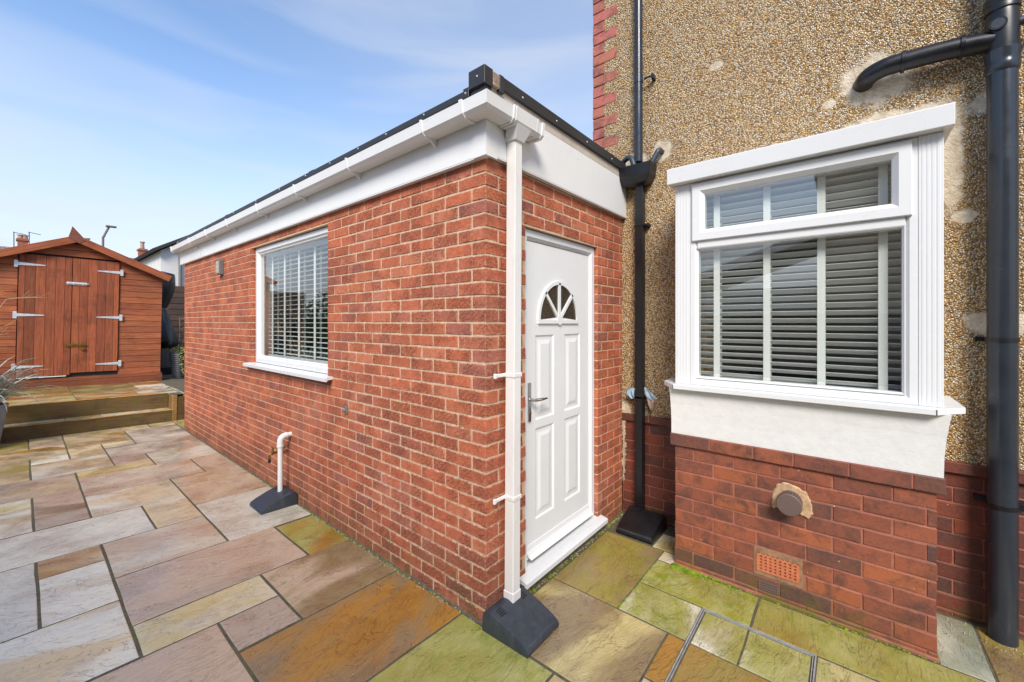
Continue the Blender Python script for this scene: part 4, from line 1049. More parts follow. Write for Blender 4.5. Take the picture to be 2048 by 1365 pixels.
# air brick (terracotta) and small louvre
ab = bpy.data.objects.new('air_brick', None); COL.objects.link(ab); ab.parent = house
AY0, AY1, AZ0, AZ1 = -1.305, -1.090, .150, .256
holes = []
lst = []
nx, nz = 8, 5
cw = (AY1 - AY0 - .02) / nx; rh = (AZ1 - AZ0 - .014) / nz
ay0, az0 = AY0 + .01, AZ0 + .007
hx0, hz0 = cw * .50, rh * .52
for k in range(nx + 1):
    s = AY0 if k == 0 else ay0 + cw * k - cw / 2 + hx0 / 2 + 0
    if k == 0: lst.append((-HX + BXF - .006, -HX + BXF + .05, AY0, ay0 + cw / 2 - hx0 / 2, AZ0, AZ1))
    elif k == nx: lst.append((-HX + BXF - .006, -HX + BXF + .05, ay0 + cw * (nx - .5) + hx0 / 2, AY1, AZ0, AZ1))
    else: lst.append((-HX + BXF - .006, -HX + BXF + .05, ay0 + cw * (k - .5) + hx0 / 2, ay0 + cw * (k + .5) - hx0 / 2, AZ0, AZ1))
for k in range(nz + 1):
    lo = AZ0 if k == 0 else az0 + rh * (k - .5) + hz0 / 2
    hi = AZ1 if k == nz else az0 + rh * (k + .5) - hz0 / 2
    lst.append((-HX + BXF - .0052, -HX + BXF + .0495, AY0 + .0005, AY1 - .0005, lo, hi))
boxes('grille', lst, 'air_brick', ab)
boxes('backing', [(-HX + BXF + .035, -HX + BXF + .05, AY0 - .002, AY1 + .002, AZ0 - .002, AZ1 + .002)], 'slot_dark', ab)
boxes('surround', [(-HX + BXF - .0005, -HX + BXF + .05, AY0 - .014, AY0 - .0005, AZ0 - .027, AZ1 + .034), (-HX + BXF - .0005, -HX + BXF + .05, AY1 + .0005, AY1 + .014, AZ0 - .027, AZ1 + .034), (-HX + BXF - .0006, -HX + BXF + .05, AY0 - .0004, AY1 + .0004, AZ1 + .0005, AZ1 + .034), (-HX + BXF - .0006, -HX + BXF + .05, AY0 - .0004, AY1 + .0004, AZ0 - .027, AZ0 - .0005)], 'cement_brown', ab)
lv = bpy.data.objects.new('louvre_vent', None); COL.objects.link(lv); lv.parent = house
boxes('vent_frame', [(-HX + BXF - .004, -HX + BXF + .02, -1.205, -1.195, .04, .092), (-HX + BXF - .004, -HX + BXF + .02, -1.11, -1.10, .04, .092), (-HX + BXF - .0042, -HX + BXF + .02, -1.1949, -1.1101, .084, .092), (-HX + BXF - .0042, -HX + BXF + .02, -1.1949, -1.1101, .04, .047)], 'flue_brown', lv)
for k in range(2): boxes('louvre', [(-HX + BXF - .003, -HX + BXF + .015, -1.1948, -1.1102, .053 + .016 * k, .062 + .016 * k)], 'flue_brown', lv)
# moss cushions in the angle of paving and bay
mo = bpy.data.objects.new('moss', None)
bm = bmesh.new()
def cushion(x, y, z, r):
    m = Matrix.Translation((x, y, z)) @ Matrix.Diagonal((r, r * rnd.uniform(.8, 1.5), r * rnd.uniform(.35, .6), 1))
    bmesh.ops.create_icosphere(bm, subdivisions=2, radius=1.0, matrix=m)
for k in range(170):
    u = rnd.random() ** 1.7; cushion(1.236 - rnd.random() ** 2 * .05, -.60 - u * .42, .003, rnd.uniform(.004, .013) * (1.25 - u))
for k in range(50): cushion(1.232 - rnd.random() * .01, -1.0 - rnd.random() * .85, .001, rnd.uniform(.003, .007))
for k in range(60): cushion(.60 + rnd.random() * .75, -.495 + rnd.uniform(-.004, .004), -.004, rnd.uniform(.004, .008))
for k in range(90): cushion(-.006 - abs(rnd.gauss(0, .006)), .25 + rnd.random() * 3.2, .001, rnd.uniform(.003, .008))
for k in range(60): cushion(.35 + rnd.random() * 1.35, -.012 - abs(rnd.gauss(0, .010)), .001, rnd.uniform(.004, .010))
for v in bm.verts: v.co += Vector((rnd.uniform(-1, 1), rnd.uniform(-1, 1), rnd.uniform(-1, 1))) * .0012
ms = link('moss', mesh_from_bm(bm, 'moss'), 'moss'); ms['kind'] = 'stuff'; tag(ms, 'green moss growing in the joints and along the foot of the walls', 'moss', kind='stuff')
# loose grit along the foot of the walls
bm = bmesh.new()
for k in range(420):
    if k < 260: x, y = -.004 - abs(rnd.gauss(0, .012)), rnd.uniform(.05, 4.5)
    elif k < 360: x, y = rnd.uniform(.33, 1.7), -.012 - abs(rnd.gauss(0, .012))
    else: x, y = rnd.uniform(1.5, 1.7), rnd.uniform(-2.3, -1.9)
    r = rnd.uniform(.002, .0055)
    bmesh.ops.create_icosphere(bm, subdivisions=1, radius=r, matrix=Matrix.Translation((x, y, r * .4)) @ Euler((rnd.random() * 3, rnd.random() * 3, 0)).to_matrix().to_4x4() @ Matrix.Diagonal((1.3, .9, .7, 1)))
gr = link('grit', mesh_from_bm(bm, 'grit'), 'cement_grey'); gr['kind'] = 'stuff'; tag(gr, 'loose grit and crumbs of mortar along the foot of the walls', 'grit', kind='stuff')
# mortar fillet at the foot of the long wall
prism_obj('mortar_fillet', [(.004, .02, .012), (-.010, .02, .0005), (.004, .02, -.02)], (0, 6.3, 0), 'joint_grey', ext)
prism_obj('mortar_fillet', [(.40, .004, .018), (.40, -.014, .0), (.40, .004, -.02)], (1.33, 0, 0), 'joint_grey', ext)

# ------------------------------------------------------------------ black rainwater pipe and hopper
bp = empty('black_downpipe', 'black rainwater pipe with hopper between the extension and the bay window', 'downpipe', (1.695, -.175, 0))
tube_obj('upper_pipe', [(-.002, .012, 3.0), (-.002, .012, 3.72), (-.002, .014, 5.8)], .034, 'pvc_grey', bp, 20)
tube_obj('pipe_socket', [(-.002, .012, 3.66), (-.002, .012, 3.72)], .0375, 'pvc_grey', bp, 20)
boxes('clip', [(-.008, .004, -.10, -.034, 3.675, 3.69), (-.01, .05, -.115, -.095, 3.66, 3.70)], 'plastic_black', bp, bev=.003)
bm = bmesh.new()
H = [(.032, -.125, .165, 2.945), (.032, -.115, .155, 2.86), (.032, -.09, .12, 2.80)]
def hring(x0, x1, y0, y1, z): return [bm.verts.new(p) for p in ((x0, y0, z), (x1, y0, z), (x1, y1, z), (x0, y1, z))]
rs = [hring(-.04, .04, -.05, .07, 2.79), hring(-.075, .045, -.085, .115, 2.806), hring(-.095, .045, -.115, .14, 2.86), hring(-.10, .045, -.127, .152, 2.955), hring(-.092, .038, -.119, .144, 2.955), hring(-.085, .035, -.105, .13, 2.88)]
for A, B in zip(rs, rs[1:]):
    for k in range(4): bm.faces.new((A[k], A[(k + 1) % 4], B[(k + 1) % 4], B[k]))
bm.faces.new(rs[0][::-1]); bm.faces.new(rs[-1])
bmesh.ops.bevel(bm, geom=list(bm.edges), offset=.004, segments=2, affect='EDGES')
link('hopper', mesh_from_bm(bm, 'hopper'), 'plastic_black', bp)
boxes('lower_pipe', [(-.034, .031, -.034, .031, .10, 2.80)], 'plastic_black', bp, bev=.005)
boxes('pipe_socket', [(-.038, .035, -.038, .035, 1.0, 1.09)], 'plastic_black', bp, bev=.004)
boxes('clip', [(-.038, .04, -.038, .035, 2.455, 2.475), (.0, .05, -.075, -.034, 2.455, 2.48)], 'plastic_black', bp, bev=.003)
boxes('clip', [(-.038, .04, -.038, .035, 1.02, 1.04)], 'plastic_black', bp, bev=.003)
tube_obj('waste_elbow', [Vector(p) for p in arc_corner((.06, -.165, 3.055), (-.02, -.165, 3.055), (-.04, -.10, 2.93), .03)], .021, 'plastic_charcoal', bp)
tube_obj('waste_bend', smooth_path([(.0, .16, 3.03), (-.02, .10, 3.05), (-.03, .06, 3.03), (-.04, .03, 2.95)]), .022, 'plastic_charcoal', bp)
tube_obj('cable', smooth_path([(.03, -.02, 3.0), (.01, -.06, 2.985), (.03, -.12, 3.04), (.045, -.16, 3.07)]), .005, 'plastic_black', bp, 8)
# rag behind the pipe
rag = empty('rag', 'blue and pinkish rag tucked behind the black downpipe', 'rag', (1.69, -.18, 1.06))
def cloth(name, pts, mat):
    bm = bmesh.new(); rows = []
    for i, (y0, y1, z, x) in enumerate(pts):
        rows.append([bm.verts.new((x + .018 * math.sin(k * 1.9 + i * 1.1) + rnd.uniform(-.004, .004), y0 + (y1 - y0) * k / 6, z + rnd.uniform(-.006, .006))) for k in range(7)])
    for A, B in zip(rows, rows[1:]):
        for k in range(6): bm.faces.new((A[k], A[k + 1], B[k + 1], B[k]))
    me = mesh_from_bm(bm, name, True); o = link(name, me, mat, rag)
    s = o.modifiers.new('s', 'SOLIDIFY'); s.thickness = .005
    s = o.modifiers.new('u', 'SUBSURF'); s.levels = s.render_levels = 1
cloth('fold', [(.035, .07, .045, -.01), (.035, .12, .02, -.02), (.035, .13, -.02, -.02), (.035, .085, -.05, -.01)], 'rag_blue')
cloth('fold', [(-.035, -.05, .06, -.01), (-.035, -.10, .03, -.025), (-.04, -.145, -.01, -.03), (-.09, -.15, -.035, -.02)], 'rag_blue')
cloth('fold', [(-.05, -.09, .0, -.012), (-.05, -.125, -.03, -.02), (-.06, -.125, -.06, -.02), (-.10, -.11, -.125, -.012)], 'rag_pink')

# ------------------------------------------------------------------ soil pipe
SPX, SPY = 1.655, -2.14
so = empty('soil_pipe', 'thick dark grey soil pipe with branch fixed to the pebbledash at right', 'soil pipe', (SPX, SPY, 0))
tube_obj('stack', [(0, 0, -.03), (0, 0, 6.0)], .055, 'pvc_grey', so, 32)
lathe('socket', [(.0565, 2.955), (.062, 2.965), (.063, 3.00), (.0605, 3.01), (.062, 3.02), (.064, 3.05), (.0655, 3.06), (.0655, 3.07), (.058, 3.075)], 'pvc_grey', so, 32)
lathe('branch_body', [(.0575, 3.07), (.06, 3.10), (.06, 3.25), (.0575, 3.27), (.064, 3.275), (.0645, 3.30), (.062, 3.305), (.0645, 3.315), (.0665, 3.335), (.0655, 3.345), (.058, 3.35)], 'plastic_black', so, 32)
P = [(0, .035, 3.137), (0, .12, 3.150), (0, .22, 3.163), (0, .40, 3.170), (.005, .47, 3.166), (.035, .525, 3.155), (.10, .55, 3.145)]
tube_obj('branch', smooth_path(P, 5), .0515, 'plastic_black', so, 28)
for t, (py, pz) in enumerate(((.145, 3.154), (.375, 3.169))):
    tube_obj('branch_collar', [(0, py - .008, pz - .0005), (0, py + .008, pz + .0005)], .0605, 'plastic_black', so, 28)
tube_obj('boss', [(-.03, .02, 3.195), (-.064, .026, 3.195)], [.032, .032], 'plastic_black', so, 24)
tube_obj('boss_plug', [(-.06, .0255, 3.195), (-.0645, .0263, 3.195)], [.024, .024], 'plastic_charcoal', so, 24)
tube_obj('side_pipe', [(0, -.02, 3.2), (0, -.4, 3.21)], .022, 'plastic_charcoal', so, 16)
for z in (1.565, .70):
    lathe('clip_band', [(.0555, z - .010), (.059, z - .010), (.059, z + .010), (.0555, z + .010)], 'plastic_black', so, 32, smooth=False)
    boxes('clip_ear', [(.055, .092, .045, .088, z - .012, z + .012), (.03, .075, .035, .055, z - .009, z + .009)], 'plastic_black', so, bev=.002)
boxes('clip_ear', [(-.01, .09, -.10, -.05, .69, .72)], 'plastic_black', so)

# ------------------------------------------------------------------ raised terrace and timber steps
TSL = 0.026
def tz(x): return .44 - TSL * x
def t1(x): return .192 - TSL * x
TROT = (0, TSL, 0)
R1, R2 = 7.20, 7.50
bm = bmesh.new()
quadz(bm, ((-5, R2 + .04, tz(-5) - .003), (.02, R2 + .04, tz(.02) - .003), (.02, 14, tz(.02) - .003), (-5, 14, tz(-5) - .003)))
quadz(bm, ((.02, R1 + .03, tz(.02) - .003), (5, R1 + .03, tz(5) - .003 + .1), (5, 14, tz(5) - .003 + .1), (.02, 14, tz(.02) - .003)))
terr = link('terrace', mesh_from_bm(bm, 'terrace'), 'joint_grey'); terr['kind'] = 'structure'
steps = empty('timber_steps', 'two timber sleeper steps with paved treads up to the shed', 'steps', (-1.0, R1, 0))
def sleeper(name, x0, x1, y0, y1, z0, z1, tint=1.0):
    o = box(name, x0, x1, y0, y1, z0, z1, 'sleeper', steps, bev=.006)
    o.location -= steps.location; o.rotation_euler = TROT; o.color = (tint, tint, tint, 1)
    return o
def at(xc): return -TSL * xc
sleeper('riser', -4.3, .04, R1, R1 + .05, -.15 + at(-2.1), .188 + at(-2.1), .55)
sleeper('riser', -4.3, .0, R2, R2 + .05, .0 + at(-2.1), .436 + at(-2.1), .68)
sleeper('cheek', .002, .062, R1 + .052, R2 + .05, -.1, .432)
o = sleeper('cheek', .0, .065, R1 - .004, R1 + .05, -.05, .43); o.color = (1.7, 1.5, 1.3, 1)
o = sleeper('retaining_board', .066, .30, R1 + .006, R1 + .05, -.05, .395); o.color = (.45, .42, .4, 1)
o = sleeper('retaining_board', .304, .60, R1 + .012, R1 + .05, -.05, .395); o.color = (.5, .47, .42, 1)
for (x0, x1, ca, cb, ms) in ((-4.3, -2.4, YELL, PALE, .2), (-2.4, -1.20, YELL, GREY, .25), (-1.20, -.83, YELL, BUFF, .15), (-.83, -.25, BUFF, PALE, .1), (-.25, .0, BUFF, YELL, .1)):
    s = slab(steps, x0, x1, R1 + .052, R2 - .002, ca, cb, ms, z=lambda x: t1(x), tilt=False, gap=.004); s.location -= steps.location; s.rotation_euler.y = TSL
    s = slab(steps, x0, x1, R1 + .003, R1 + .052, ca, cb, ms, z=lambda x: t1(x), tilt=False, gap=.001) if False else None
box_ = None
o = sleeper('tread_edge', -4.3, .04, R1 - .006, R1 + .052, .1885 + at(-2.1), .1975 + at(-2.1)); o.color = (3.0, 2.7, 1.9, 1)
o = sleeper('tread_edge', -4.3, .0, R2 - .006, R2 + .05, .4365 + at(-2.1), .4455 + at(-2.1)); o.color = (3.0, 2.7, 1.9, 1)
TS = [(-4.4, -2.2, 7.50, 8.1, BUFF, OLIV, .4), (-4.4, -2.2, 8.1, 9.6, OLIV, BUFF, .4), (-2.2, -1.07, 7.50, 8.15, GREEN, BUFF, .3), (-2.2, -1.07, 8.15, 8.75, ORNG, TAN, .2), (-2.2, -1.07, 8.75, 9.6, OLIV, GREEN, .6),
      (-1.07, -.35, 7.50, 8.30, ORNG, TAN, .15), (-.35, .15, 7.5, 8.45, STON, TAN, .15), (-1.07, -.25, 8.30, 9.6, (156, 152, 112), OLIV, .5), (-.25, .32, 8.45, 9.0, PALE, STON, .1), (-.25, .40, 9.0, 9.7, ORNG, PINK, .4), (.32, .95, 7.7, 9.0, PALE, STON, .05), (.15, .32, 7.24, 8.45, BUFF, TAN, .1), (.32, .95, 7.24, 7.7, PALE, BUFF, .1),
      (.40, .95, 9.0, 9.9, STON, GREEN, .35), (.33, .95, 9.9, 11.6, STON, GREY, .2), (.95, 1.8, 7.24, 9.0, PALE, STON, .1), (.95, 1.8, 9.0, 11.6, STON, PALE, .1)]
for s in TS:
    o = slab(terr, s[0], s[1], s[2], s[3], s[4], s[5], s[6], z=tz, tilt=False, gap=.006); o.rotation_euler.y = TSL

# ------------------------------------------------------------------ shed
SHY = 9.60; SF = (SHY + 1.5236) / (9.95 + 1.5236)
def S(x, z): return (CAM.x + (x - CAM.x) * SF, CAM.z + (z - CAM.z) * SF)
shed = empty('garden_shed', 'orange brown timber shed with double doors on the raised terrace', 'shed', (-.95, SHY, .47), rot=(0, R(1.0), 0))
so_ = shed.location.copy(); inv = (Matrix.Translation(so_) @ Euler((0, R(1.0), 0)).to_matrix().to_4x4()).inverted()
def sl(x, z, y=SHY):  # measured point (world, on the front plane of 9.95) -> shed local
    X, Z = S(x, z); p = inv @ Vector((X, SHY, Z)); return p.x, p.z
xl, zb = sl(-2.26, .46)[0], sl(-.9, .42)[1]
xr = sl(.32, 1.5)[0]; xa = (xl + xr) / 2
_, zbase = sl(.30, .58); _, zapex = sl(-.97, 3.22)
zeave = sl(.32, 2.62)[1]
dxl, dxm, dxr = sl(-1.655, 1.8)[0], sl(-1.0, 1.8)[0], sl(-.35, 1.8)[0]
dzt, dzb = sl(-1.0, 2.885)[1], sl(-1.0, .685)[1]
def sbox(name, x0, x1, y0, y1, z0, z1, mat='shed_wood', parent=None, tint=None, bev=.003):
    o = box(name, x0, x1, y0, y1, z0, z1, mat, parent or shed, bev)
    k = rnd.uniform(.66, 1.16) if tint is None else tint
    o.color = (k, k * rnd.uniform(.94, 1.05), k * rnd.uniform(.92, 1.06), 1)
    return o
# carcass
boxes('carcass', [(xl + .03, xr - .03, .02, 2.0, zbase - .12, zeave - .02)], 'far_dark', shed)
sbox('base_beam', xl - .02, xr + .02, -.02, .06, zb - .01, zb + .115, tint=.62); sbox('base_beam', xl - .015, xr + .015, -.012, .05, zb + .118, zbase + .005, tint=.75)
sbox('base_beam', xr - .03, xr + .03, -.03, .04, zb - .01, zb + .16, tint=.6)
# shiplap boards of the front, clipped by the doors and by the roof
bh = .118; z = zbase + .008; rise = (zapex - zeave) / (xr - xa)
def roof_z(x): return zapex - abs(x - xa) * rise
kk = 0
while z < zapex - .03:
    zt_ = z + bh
    def seg(x0, x1):
        if x1 - x0 < .03: return
        # clip by the gable slope
        top0, top1 = min(zt_ - .006, roof_z(x0)), min(zt_ - .006, roof_z(x1))
        pts = [(x0, z), (x1, z)]
        if roof_z(x1) < zt_ - .006:
            xx = xa + (zapex - (zt_ - .006)) / rise
            if xx > x0: pts += [(x1, max(z + .002, roof_z(x1))), (min(xx, x1), zt_ - .006)]
            else: pts += [(x1, max(z + .002, roof_z(x1)))]
        else: pts += [(x1, zt_ - .006)]
        if roof_z(x0) < zt_ - .006:
            xx = xa - (zapex - (zt_ - .006)) / rise
            if xx < pts[-1][0]: pts += [(max(xx, x0), zt_ - .006)]
            pts += [(x0, max(z + .002, roof_z(x0)))]
        else: pts += [(x0, zt_ - .006)]
        cx = (x0 + x1) / 2
        bm = bmesh.new(); prism(bm, [(p[0] - cx, 0, p[1] - z) for p in pts], (0, .016, 0))
        # shiplap: tilt so each board's foot stands proud
        o = link('board', mesh_from_bm(bm, 'board'), 'shed_wood', shed, (cx, -.008, z), (R(-3.0), 0, 0))
        k = rnd.uniform(.78, 1.2); o.color = (k, k * rnd.uniform(.93, 1.05), k * rnd.uniform(.9, 1.06), 1)
    xlim0, xlim1 = xl, xr
    if z > zeave - .001:
        half = (zapex - z) / rise; xlim0, xlim1 = xa - half, xa + half
    if z < dzt - .03: seg(xlim0, dxl - .012); seg(dxr + .012, xlim1)
    else: seg(max(xlim0, xl), min(xlim1, xr))
    z = zt_
prism_obj('gable_backing', [(xl + .03, .03, zeave - .02), (xr - .03, .03, zeave - .02), (xa, .03, zapex - .02)], (0, 1.9, 0), 'far_dark', shed)
# doors
for (x0, x1, zb_, nm) in ((dxl, dxm - .003, dzb - .03, 0), (dxm + .003, dxr, dzb + .005, 1)):
    dr = bpy.data.objects.new('door', None); COL.objects.link(dr); dr.parent = shed; dr.location = (x0, -.03, zb_)
    x = x0 + (0.0); ws = (.075, .125, .125, .125, .118, .09) if nm == 0 else (.10, .115, .125, .125, .115, .075)
    sc = (x1 - x0) / sum(ws)
    for w in ws:
        w *= sc
        sbox('plank', x + .0015 - x0, x + w - .0015 - x0, 0, .02, 0, dzt - zb_, 'shed_wood_v', dr, bev=.003); x += w
    # tee hinges
    for hz in ((2.70, 1.78, .845) if nm == 0 else (2.68, 1.765, .838)):
        zz = sl(-1.0, hz)[1] - zb_
        bm = bmesh.new(); sg = 1 if nm == 0 else -1; hx = 0 if nm == 0 else (x1 - x0)
        bbox(bm, hx - sg * .055 if sg > 0 else hx + .01, hx - sg * .01 if sg > 0 else hx + .055, -.007, -.002, zz - .06, zz + .06)
        prism(bm, [(hx - sg * .012, -.008, zz - .028), (hx + sg * .30, -.008, zz - .008), (hx + sg * .31, -.008, zz), (hx + sg * .30, -.008, zz + .008), (hx - sg * .012, -.008, zz + .028)], (0, .005, 0))
        link('hinge', mesh_from_bm(bm, 'hinge'), 'galvanised', dr)
    if nm == 0:
        sbox('drip_bar', 0.0, (x1 - x0) * .93, -.012, .0, -.022, -.006, 'upvc_white', dr)
for (bz, mat) in ((2.40, 'galvanised'), (1.22, 'brass')):
    zz = sl(-1.0, bz)[1]
    bm = bmesh.new(); bbox(bm, dxm - .07, dxm + .19, -.04, -.033, zz - .028, zz + .028, bev=.002); tube(bm, [(dxm - .08, -.048, zz), (dxm + .21, -.048, zz)], .009, 10)
    for q in (-.05, .02, .14): bbox(bm, dxm + q - .012, dxm + q + .012, -.058, -.036, zz - .016, zz + .016, bev=.003)
    link('bolt', mesh_from_bm(bm, 'bolt'), mat, shed)
zz = sl(-1.0, 1.22)[1]
pl = sbox('padlock', dxm + .125, dxm + .175, -.062, -.04, zz - .10, zz - .05, 'brass', bev=.006)
# roof with barge boards
for s in (-1, 1):
    ex = xa + s * ((xr - xa) + .10); ez = roof_z(xa + s * ((xr - xa) + .10))
    e0 = Vector((xa, -.10, zapex + .075)); e1 = Vector((ex, -.10, ez + .075))
    prism_obj('roof_panel', [e0, e1, e1 - Vector((0, 0, .022)), e0 - Vector((0, 0, .022))], (0, 2.2, 0), 'roof_felt', shed)
    b0 = Vector((xa, -.128, zapex + .085)); b1 = Vector((ex + s * .012, -.128, ez + .08))
    dd = Vector((0, 0, .125))
    mid = (b0 + b1) / 2; ang = -math.atan2((b1 - b0).z, (b1 - b0).x) if s > 0 else -math.atan2((b0 - b1).z, (b0 - b1).x)
    L = (b1 - b0).length
    o = box('barge_board', -L / 2, L / 2, -.012, .012, -.062, .062, 'shed_wood', shed, .003); o.location = mid - Vector((0, 0, .055)); o.rotation_euler = (0, ang, 0); o.color = (1.02, 1.0, 1.0, 1)
ax, az = xa, zapex
prism_obj('finial', [(ax - .115, -.146, az + .03), (ax - .065, -.146, az + .25), (ax + .11, -.146, az + .02), (ax + .03, -.146, az - .055)], (0, .016, 0), 'shed_wood', shed).color = (.62, .72, 1.15, 1)

# ------------------------------------------------------------------ background: fence, cover, pots
fence = empty('board_fence', 'dark brown horizontal board fence behind the covered heater', 'fence', (0, 13.2, .4))
for k in range(14):
    for (x0, x1) in ((-4.6, -1.6), (-1.6, 1.4), (1.4, 4.4)):
        o = box('board', x0 + .004, x1 - .004, -.012, .012, .163 * k + .003, .163 * k + .166, 'fence_wood', fence, .002); o.rotation_euler = (R(-4), 0, 0); v = rnd.uniform(.8, 1.25); o.color = (v, v, v, 1)
for x in (-4.6, -1.6, 1.4, 4.4): box('post', x - .05, x + .05, .02, .12, 0, 2.3, 'fence_wood', fence, .004)
fence2 = empty('board_fence', 'brown horizontal board fence along the open side of the patio', 'fence', (-4.4, 5.0, 0))
for k in range(11):
    for (y0, y1) in ((-8.2, -4), (-4, 0), (0, 4), (4, 8.2)):
        o = box('board', -.012, .012, y0 + .004, y1 - .004, .163 * k + .003, .163 * k + .166, 'fence_wood', fence2, .002); v = rnd.uniform(.8, 1.25); o.color = (v, v, v, 1)
for y in (-8.2, -4, 0, 4, 8.2): box('post', -.12, -.02, y - .05, y + .05, 0, 1.85, 'fence_wood', fence2, .004)
# tall covered heater
cov = empty('covered_patio_heater', 'tall object under a black tied fabric cover beside the shed', 'covered heater', (.42, 11.0, .42))
def drape(name, prof, lobes, amp, seed, mat):
    r = random.Random(seed); bm = bmesh.new(); n = 48; rings = []
    ph = [r.uniform(0, 6.28) for _ in range(4)]
    for i, (rad, z, a) in enumerate(prof):
        ring = []
        for k in range(n):
            t = 2 * math.pi * k / n
            f = 1 + a * amp * (math.sin(lobes * t + ph[0] + z * 1.5) + .6 * math.sin((lobes * 2 + 1) * t + ph[1] - z * 2) + .4 * math.sin(3 * t + ph[2]))
            ring.append(bm.verts.new((rad * f * math.cos(t), rad * f * math.sin(t), z + a * .03 * math.sin(2 * t + ph[3]))))
        rings.append(ring)
    for A, B in zip(rings, rings[1:]):
        for k in range(n): bm.faces.new((A[k], A[(k + 1) % n], B[(k + 1) % n], B[k]))
    bm.faces.new(rings[0][::-1]); bm.faces.new(rings[-1])
    return link(name, mesh_from_bm(bm, name, True), mat, cov)
drape('upper_cover', [(.15, 1.55, 1.0), (.20, 1.66, 1.2), (.27, 1.86, 1), (.33, 2.08, .6), (.335, 2.3, .3), (.325, 2.38, .2), (.15, 2.43, .1)], 5, .06, 3, 'cover_fabric')
drape('lower_cover', [(.20, .62, 1), (.33, .70, 1.2), (.36, .78, 1.3), (.31, .95, 1.2), (.26, 1.15, 1.1), (.21, 1.35, 1), (.17, 1.52, .8), (.16, 1.57, .5)], 6, .085, 8, 'cover_fabric')
tube_obj('tie_cord', [(.17 * math.cos(t), .17 * math.sin(t), 1.56) for t in [k * math.pi / 10 for k in range(21)]], .008, 'lead_grey', cov, 6)
drape('skirt', [(.20, .10, .8), (.22, .35, .8), (.22, .64, .6)], 5, .05, 12, 'cover_fabric')
box('base', -.30, .24, -.24, .24, 0, .20, 'plastic_black', cov, bev=.02, seg=2)
# ribbed black pot with grass and variegated shrub
POT = (.62, 9.75, tz(.62))
pot = empty('ribbed_pot', 'tall black ribbed planter with grass beside the covered heater', 'planter', POT)
pf = []
for i in range(27):
    t = i / 26; r = .125 + .075 * t ** .8
    pf.append((r + (.005 if i % 2 else -.003), .56 * t))
pf += [(.205, .575), (.205, .59), (.19, .59), (.185, .54)]
lathe('vessel', pf, 'pot_black', pot, 28)
lathe('soil', [(.18, .50), (.183, .545)], 'soil', pot, 20)
def blades(name, n, r0, lmin, lmax, w, mat, parent, seed, droop=.8, up=1.0):
    r = random.Random(seed); bm = bmesh.new()
    for k in range(n):
        t = r.uniform(0, 2 * math.pi); L = r.uniform(lmin, lmax); d = Vector((math.cos(t), math.sin(t), 0)); s = Vector((-d.y, d.x, 0))
        p = Vector((math.cos(t) * r0 * r.random(), math.sin(t) * r0 * r.random(), 0)); el = R(r.uniform(35, 88)) * up; nseg = 7; prev = None
        tw = r.uniform(-.5, .5); dr = r.uniform(.4, 1.2) * droop
        for i in range(nseg + 1):
            u = i / nseg; ww = w * (1 - u) ** .6 * (.6 + .4 * min(1, u * 4)) + .0006
            ss = (s * math.cos(tw * u) + Vector((0, 0, 1)) * math.sin(tw * u)) * ww
            cur = (bm.verts.new(p - ss), bm.verts.new(p + Vector((0, 0, -ww * .35))), bm.verts.new(p + ss))
            if prev:
                bm.faces.new((prev[0], prev[1], cur[1], cur[0])); bm.faces.new((prev[1], prev[2], cur[2], cur[1]))
            prev = cur
            e = el - dr * u * u * 2.0
            p = p + (d * math.cos(e) + Vector((0, 0, 1)) * math.sin(e)) * (L / nseg)
    return link(name, mesh_from_bm(bm, name), mat, parent)
gb = blades('grass_blade', 90, .15, .08, .2, .004, 'leaf_grass', pot, 5); gb.location = (0, 0, .54); gb['kind'] = 'stuff'
def leafcloud(name, n, fn, size, mat, parent, seed):
    r = random.Random(seed); bm = bmesh.new()
    for k in range(n):
        p = Vector(fn(r)); s = size * r.uniform(.6, 1.3)
        m = Matrix.Translation(p) @ Euler((r.uniform(-1.2, 1.2), r.uniform(-1.2, 1.2), r.uniform(0, 6.28))).to_matrix().to_4x4()
        v = [bm.verts.new(m @ Vector(q)) for q in ((-s, 0, 0), (-.2 * s, .45 * s, .1 * s), (s, 0, -.1 * s), (-.2 * s, -.45 * s, .1 * s))]
        bm.faces.new((v[0], v[1], v[2])); bm.faces.new((v[0], v[2], v[3]))
    return link(name, mesh_from_bm(bm, name), mat, parent)
shr = empty('variegated_shrub', 'yellow green variegated shrub trailing over the ribbed planter', 'shrub', (POT[0] + .05, POT[1] - .24, POT[2] + .06))
def shf(r):
    t = r.random(); z = .05 + .60 * t; rad = .13 * (.5 + .6 * math.sin(t * 2.6)); a_ = r.uniform(0, 6.28); q = math.sqrt(r.random())
    return (rad * q * math.cos(a_), rad * q * math.sin(a_), z)
leafcloud('foliage', 620, shf, .020, 'leaf_variegated', shr, 4)['kind'] = 'stuff'
for k in range(5): tube_obj('stem', smooth_path([(rnd.uniform(-.02, .02), 0, .0), (rnd.uniform(-.05, .05), rnd.uniform(-.05, .05), .25), (rnd.uniform(-.09, .09), rnd.uniform(-.06, .06), .6)], 3), .004, 'bark', shr, 5)
